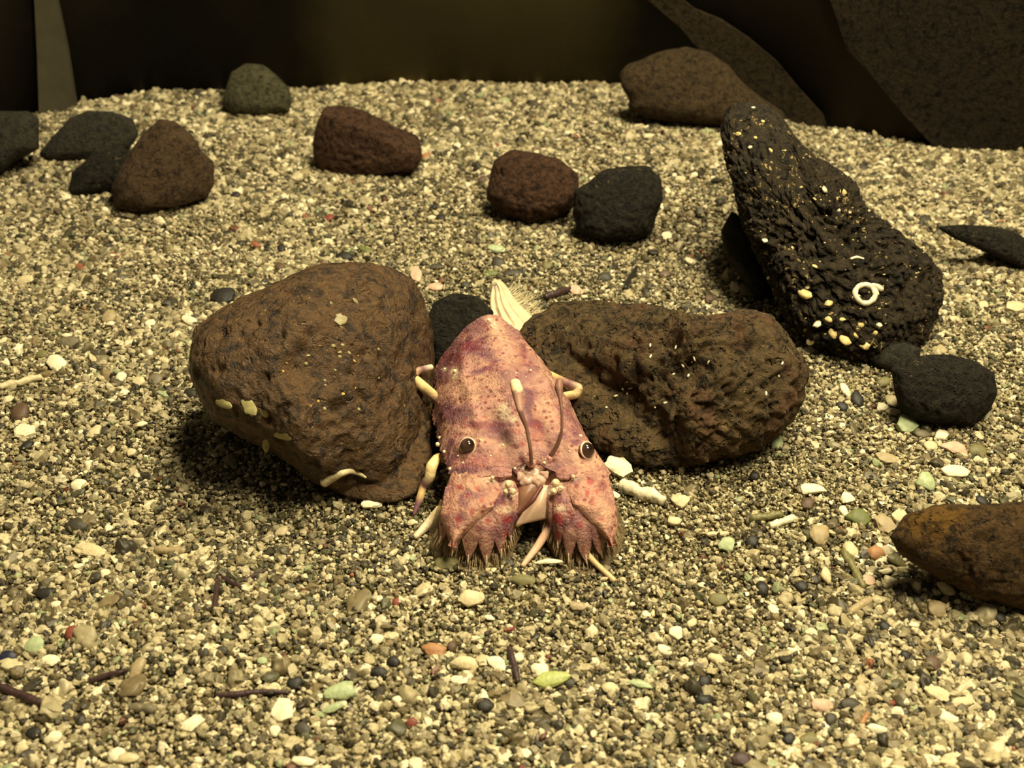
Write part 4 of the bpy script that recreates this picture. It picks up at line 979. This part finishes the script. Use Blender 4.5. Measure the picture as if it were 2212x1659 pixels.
ITEMS = [
 ('S',122,790,50,38,-15,WH,'pale triangular shell chip on the gravel left of the brown boulder'),
 ('R',45,830,92,16,14,CR,'long thin tan shell sliver reaching in from the left edge'),
 ('C',55,937,62,30,0,WH,'white pitted coral chunk near the left edge below the tan sliver'),
 ('P',485,645,50,36,0,BK,'black pebble standing alone above the left end of the brown boulder'),
 ('P',152,743,56,26,0,GY,'dark grey flat pebble above the pale triangular shell chip'),
 ('S',145,729,28,10,0,WH,'small white chip lying on top of the dark grey flat pebble'),
 ('P',92,770,28,22,0,OL,'small olive pebble touching the pale triangular shell chip'),
 ('P',46,897,40,44,20,BR,'dark brown pebble just above the white pitted coral chunk'),
 ('C',205,940,36,28,30,CR,'cream coral chunk halfway between the left edge and the boulder'),
 ('S',307,922,30,14,12,WH,'bright white shell flake below and left of the brown boulder'),
 ('P',325,705,32,22,-25,WH,'white oval pebble left of the brown boulder'),
 ('S',408,697,42,20,-15,WH,'white shell flake close to the upper left of the brown boulder'),
 ('S',57,611,46,24,8,CR,'pale oval shell near the left edge above the tan sliver'),
 ('P',236,690,34,28,0,TN,'tan pebble with a bright white chip at its lower edge'),
 ('S',241,704,20,12,0,WH,'tiny bright white chip under the tan pebble'),
 ('P',336,822,30,25,0,GY,'grey rounded pebble left of the widest part of the brown boulder'),
 ('P',301,830,36,28,10,CR,'cream pebble beside the grey rounded pebble left of the boulder'),
 ('P',262,818,24,24,0,WH,'small whitish pebble at the left of the cream and grey pair'),
 ('S',355,784,34,14,-18,CR,'narrow cream chip left of the brown boulder at mid height'),
 ('P',745,558,36,20,-10,BK,'black flat pebble just behind the top of the brown boulder'),
 ('C',900,602,32,38,20,PK,'pinkish white coral chunk behind the right shoulder of the brown boulder'),
 ('S',941,627,42,20,-5,PK,'flat pinkish shell beside the pinkish white coral chunk'),
 ('P',605,580,26,20,0,BR,'brown pebble on the left slope behind the brown boulder'),
 ('S',800,1095,54,26,8,WH,'white shell piece in front of the foot of the brown boulder'),
 ('S',790,545,46,14,-20,GN,'yellow green sliver behind the brown boulder'),
 ('P',970,282,38,18,0,DK,'black pebble alone on the far sand right of the blocky red brown stone'),
 ('S',1070,542,46,18,-5,MT,'pale green chip in the middle behind the lobster'),
 ('P',1077,572,30,26,0,DK,'dark round pebble below the pale green chip'),
 ('P',1110,593,48,16,0,DK,'dark flat pebble nearest to the lobster tail tip'),
 ('P',1063,593,36,13,0,GN,'thin dark green pebble left of the dark flat pebble by the tail'),
 ('P',1182,578,28,20,0,OL,'olive pebble right of the dark pebbles behind the tail'),
 ('P',1307,602,30,20,0,DK,'dark grey oval pebble behind the middle of the porous boulder'),
 ('P',943,579,42,14,0,DK,'dark pebble with a white rim right of the brown boulder top'),
 ('P',923,340,26,15,0,OR,'orange pebble at the right foot of the blocky red brown stone'),
 ('P',1042,392,22,18,0,BR,'reddish pebble at the left side of the rough red brown stone'),
 ('T',1363,604,52,12,62,BK,'short black twig standing among grains behind the porous boulder'),
 ('T',1204,640,56,18,18,PU,'dark brown stick behind the left end of the porous boulder'),
 ('C',1243,633,32,28,0,PK,'pale pink coral chunk on the rear edge of the porous boulder'),
 ('C',1440,514,28,20,-20,WH,'white coral crumb at the right foot of the black pitted stone'),
 ('S',1490,570,32,16,-25,WH,'small bright shell chip between the black pitted stone and the lava rock'),
 ('P',1437,596,32,20,0,BR,'light brown pebble above the porous boulder'),
 ('S',1262,646,20,10,0,CR,'small cream chip next to the pale pink coral chunk'),
 ('P',712,475,22,20,0,RD,'small dark red pebble between the brown boulder and the blocky stone'),
 ('P',1006,618,22,14,0,DK,'small dark pebble left of the lobster tail tip'),
 ('P',1613,634,40,34,0,OL,'greenish grey pebble at the left foot of the long lava rock'),
 ('C',1586,624,26,24,0,WH,'white coral crumb beside the greenish grey pebble at the lava rock'),
 ('P',1532,648,28,18,0,BR,'dark brown pebble above the right part of the porous boulder'),
 ('P',1998,477,30,18,0,DK,'dark pebble left of the low flat black stone'),
 ('C',2190,668,50,28,0,CR,'cream lump at the right edge beside the lava rock'),
 ('S',2118,548,18,12,0,WH,'glinting white grain in front of the low flat black stone'),
 ('S',1823,850,24,36,18,WH,'upright white shell chip right of the porous boulder'),
 ('P',1851,866,26,32,0,BK,'black pebble against the upright white shell chip'),
 ('P',1908,830,36,26,15,OL,'greenish pebble left of the dark grey stone'),
 ('P',1930,870,34,26,0,CR,'cream rounded pebble at the left foot of the dark grey stone'),
 ('P',1905,884,30,22,0,WH,'whitish rounded pebble left of the cream one at the dark grey stone'),
 ('P',1931,893,34,15,0,CR,'thin cream pebble below the rounded pair at the dark grey stone'),
 ('C',1956,927,54,44,0,MT,'pale green angular lump below the dark grey stone'),
 ('P',1996,920,32,15,0,OL,'thin olive pebble between the pale green lump and the dark grey stone'),
 ('P',1990,942,40,24,0,GY,'grey pebble right of the pale green angular lump'),
 ('P',1677,955,28,38,0,MT,'upright pale green pebble at the lower right of the porous boulder'),
 ('P',2032,945,36,25,0,WH,'white pebble under the dark grey stone'),
 ('P',2010,966,30,20,0,CR,'cream pebble left of the pinkish gravel lump'),
 ('C',2062,975,58,34,-10,PK,'pinkish beige lump below the dark grey stone'),
 ('P',2112,978,36,26,0,OL,'olive pebble right of the pinkish beige lump'),
 ('S',1750,1062,62,26,-3,WH,'brightest white flat shell chip lying right of the porous boulder'),
 ('S',2060,1027,80,28,-8,WH,'large jagged white shell chip above the ochre rock'),
 ('S',1998,1050,50,42,-20,MT,'pale green cupped shell left of the ochre rock top'),
 ('C',1915,996,56,28,-8,TN,'tan crumbly coral lump between the pale green lumps'),
 ('P',1854,1125,62,40,-12,GN,'bright green glassy pebble left of the ochre rock'),
 ('C',1828,1081,34,28,-10,WH,'squarish cream coral chunk above the green glassy pebble'),
 ('P',1821,1108,22,30,20,WH,'cream pebble leaning on the green glassy pebble'),
 ('C',1941,1122,42,34,0,CR,'yellow cream chunk at the tip of the ochre rock'),
 ('C',1910,1143,48,46,0,TN,'large tan chunk under the yellow cream chunk'),
 ('R',1655,1120,64,18,8,OL,'olive grey rod shaped fragment right of the lobster'),
 ('C',1570,1180,40,36,-8,MT,'striped pale chip with parallel ridges right of the lobster'),
 ('R',1550,1156,46,11,4,CR,'thin cream rod above the striped pale chip'),
 ('P',1625,1172,34,26,0,BK,'black pebble right of the striped pale chip'),
 ('P',1745,1090,34,24,0,BR,'brown pebble directly under the brightest white chip'),
 ('R',1690,1130,54,16,20,WH,'white branching coral piece right of the olive rod'),
 ('P',1768,1162,46,44,0,TN,'round tan pebble between the coral branch and the green pebble'),
 ('R',1842,1232,90,18,-62,OL,'long olive finger shaped coral left of the ochre rock'),
 ('P',1836,1192,30,36,20,CR,'cream knob on the upper end of the olive finger coral'),
 ('C',1875,1260,34,26,0,PK,'pink coral chunk beside the olive finger coral'),
 ('P',1890,1197,38,28,0,OR,'orange pink pebble touching the ochre rock'),
 ('S',1932,1217,48,26,-25,OL,'olive triangular chip at the lower left of the ochre rock'),
 ('S',1912,1240,38,14,8,WH,'small white chip below the olive triangular chip'),
 ('P',1732,1270,34,26,0,BK,'black pebble left of the olive finger coral'),
 ('P',1645,1276,32,30,0,BK,'black round pebble right of the lobster, lower of the two'),
 ('P',1551,1300,54,34,0,OL,'olive green pebble to the lower right of the lobster'),
 ('R',1857,1312,52,18,32,TN,'tan wedge shaped fragment below the olive finger coral'),
 ('P',2020,1322,52,42,20,TN,'tan rounded stone below the ochre rock'),
 ('S',2045,1280,46,28,-45,CR,'cream pointed shard at the foot of the ochre rock'),
 ('S',1782,1250,28,38,0,CR,'cream upright triangle chip between the black pebbles'),
 ('P',1546,1425,38,20,-20,CR,'cream oval pebble in the lower right foreground'),
 ('P',2012,1436,42,34,0,BR,'rusty brown pebble in the lower right foreground'),
 ('P',1955,1420,24,22,0,BK,'black pebble left of the rusty brown pebble'),
 ('C',2025,1505,56,36,-20,CR,'yellow cream polygon stone in the lower right corner area'),
 ('P',2080,1520,52,20,8,CR,'flat yellow oval pebble touching the polygon stone'),
 ('S',2040,1556,46,22,-10,WH,'pale flat chip below the polygon stone'),
 ('P',1520,1516,38,24,0,BK,'black oval pebble in the lower right foreground'),
 ('C',1770,1530,52,36,-10,PK,'beige pink chunk in the right foreground'),
 ('P',1838,1525,46,26,0,DK,'dark olive pebble right of the beige pink chunk'),
 ('S',1890,1580,50,22,-10,WH,'white pointed chip in the bottom right foreground'),
 ('P',1925,1521,16,12,0,RD,'tiny red grain near the polygon stone'),
 ('R',1868,1554,26,12,60,OR,'small orange coral bit in the right foreground'),
 ('R',1715,1597,34,7,15,MT,'thin mint green sliver at the bottom right'),
 ('P',1600,1645,56,34,0,PU,'dark purple pebble at the bottom edge'),
 ('P',1748,1600,46,24,0,OL,'olive brown pebble beside the mint green sliver'),
 ('C',200,1194,88,32,-15,CR,'long cream coral slab in the left foreground'),
 ('R',368,1193,60,18,-4,TN,'grey tan rod right of the long cream slab'),
 ('T',468,1284,74,13,84,PU,'upright reddish brown twig piece in the left foreground'),
 ('T',500,1262,52,11,-28,PU,'short reddish twig joining the upright one'),
 ('T',553,1246,56,10,26,PU,'slanting reddish twig right of the upright one'),
 ('T',546,1503,156,14,2,PU,'long horizontal reddish brown twig in the bottom left'),
 ('T',50,1508,112,20,-22,PU,'thick dark twig cut off by the left edge'),
 ('T',236,1463,84,13,18,PU,'curved brown twig in the bottom left foreground'),
 ('S',78,1402,56,42,20,MT,'pale green glassy chip in the bottom left'),
 ('S',733,1503,92,40,10,MT,'large mint green shell chip in the bottom foreground'),
 ('S',722,1536,60,22,25,MT,'smaller mint chip under the large mint shell chip'),
 ('C',612,1546,62,56,25,WH,'large white coral block in the bottom foreground'),
 ('C',414,1570,54,34,20,WH,'white rounded coral block left of the largest white one'),
 ('S',18,1425,46,26,15,(36,38,56),'blue black chip at the left edge'),
 ('P',156,1372,34,38,0,RD,'orange red pebble in the left foreground'),
 ('P',107,1431,42,24,12,WH,'cream oval pebble under the pale green glassy chip'),
 ('S',300,1454,34,62,-25,TN,'tan upright slab shaped chip near the curved brown twig'),
 ('S',282,1645,56,24,0,CR,'yellow cream chip at the bottom left edge'),
 ('S',655,1652,66,22,-10,WH,'bright yellow white chip at the bottom edge'),
 ('P',165,1140,46,30,0,DK,'dark pebble above the long cream slab'),
 ('P',100,1287,50,30,0,BK,'black pebble group stone in the left foreground'),
 ('P',566,1429,24,14,0,MT,'small mint pebble right of the white blocks'),
 ('R',312,1535,52,20,-5,GY,'grey brown log shaped fragment in the bottom left'),
 ('S',1015,1302,58,46,0,CR,'heart shaped cream shell in front of the lobster'),
 ('S',1056,1340,28,14,-10,WH,'small white chip below the heart shaped shell'),
 ('P',938,1407,50,28,0,OR,'orange brown crumb in the foreground below the heart shaped shell'),
 ('P',976,1400,26,24,0,BR,'brown pebble right of the orange brown crumb'),
 ('S',1006,1440,70,36,-8,CR,'see-through cream shell beside the dark upright twig'),
 ('C',1072,1436,52,32,-10,WH,'flat white coral piece touching the dark upright twig'),
 ('T',1110,1440,74,15,-76,PU,'dark purple upright twig in the foreground below the lobster'),
 ('R',1101,1362,20,9,10,RD,'tiny red stick above the dark upright twig'),
 ('S',1192,1475,108,38,10,(158,164,92),'yellow green leaf shaped shell chip in the foreground'),
 ('P',1232,1479,28,22,0,DK,'dark pebble on the right end of the yellow green chip'),
 ('S',1382,1484,64,20,-12,MT,'pale green narrow chip right of the yellow green one'),
 ('S',1248,1317,48,24,-8,TN,'tan flat chip in front of the right antenna plate'),
 ('P',857,1303,18,16,0,RD,'tiny red pebble left of the heart shaped shell'),
 ('P',890,1563,30,22,0,RD,'brick red pebble at the bottom centre'),
 ('C',992,1473,50,22,-8,WH,'white chunk with a hole under the see-through shell'),
 ('P',852,1434,34,26,0,BK,'black pebble left of the orange brown crumb'),
 ('P',818,1456,34,22,0,BK,'black pebble down left of the orange brown crumb'),
 ('S',1190,1219,70,13,0,WH,'thin white shell sliver between the antenna plates on the sand'),
 ('P',1130,1256,50,20,0,OL,'olive pebble on the sand in front of the lobster'),
 ('C',1340,1020,66,50,-12,WH,'bleached pitted coral lump at the right side of the lobster head'),
 ('R',1386,1070,92,30,-22,WH,'white knobbly coral finger pointing away from the lobster'),
 ('P',1324,1071,30,16,-10,WH,'small white nub at the left end of the coral finger'),
 ('C',1470,1090,40,36,0,CR,'cream chunk right of the white coral finger'),
 ('P',1456,1130,40,22,0,CR,'pale grey cream pebble below the coral finger'),
 ('P',965,1220,56,26,0,OL,'yellowish mossy pebble under the left antenna plate'),
]
for i, it in enumerate(ITEMS):
    kind, x, y, w_, h_, an, col, lab = it
    item(kind, x, y, w_, h_, an, col, lab, None, i + 1)
# curved shell sliver stuck against the boulder foot
pp = [hit(left_boulder, x, y) for x, y in ((700, 1040), (716, 1028), (735, 1020), (755, 1016), (775, 1020), (793, 1030))]
if all(q[0] is not None for q in pp):
    v_, f_ = tube([q[0] + q[1] * .05 for q in pp], [.13, .12, .09, .07, .06, .03], 12, 5, 1.0)
    o = mesh_obj('shell_chip', v_, f_, item_mat(CR, 'S')); tag(o, 'curved pale shell sliver stuck low on the front of the brown boulder', 'shell piece')
# small countable pebbles that look alike
rg = random.Random(77)
for i in range(90):
    dark = i % 3 != 0
    x, y = rg.uniform(20, 2190), rg.uniform(330, 1640)
    sz = (10 + 14 * (y / 1659)) * rg.uniform(.9, 1.35)
    if any(b.ray_cast(Vector(CAM), Vector(ray(x, y) / np.linalg.norm(ray(x, y))))[0] is not None for b in rock_bvh.values()): continue
    if 880 < x < 1360 and 580 < y < 1270: continue
    if dark: item('P', x, y, sz * 1.3, sz, rg.uniform(-30, 30), rg.choice([DK, BK]), 'small dark pebble half sunk in the pale gravel', 'small dark pebbles in the gravel', i + 300)
    else: item('P', x, y, sz * 1.4, sz, rg.uniform(-30, 30), rg.choice([WH, CR]), 'small whitish pebble lying among the gravel grains', 'small whitish pebbles in the gravel', i + 300)
print('items done')
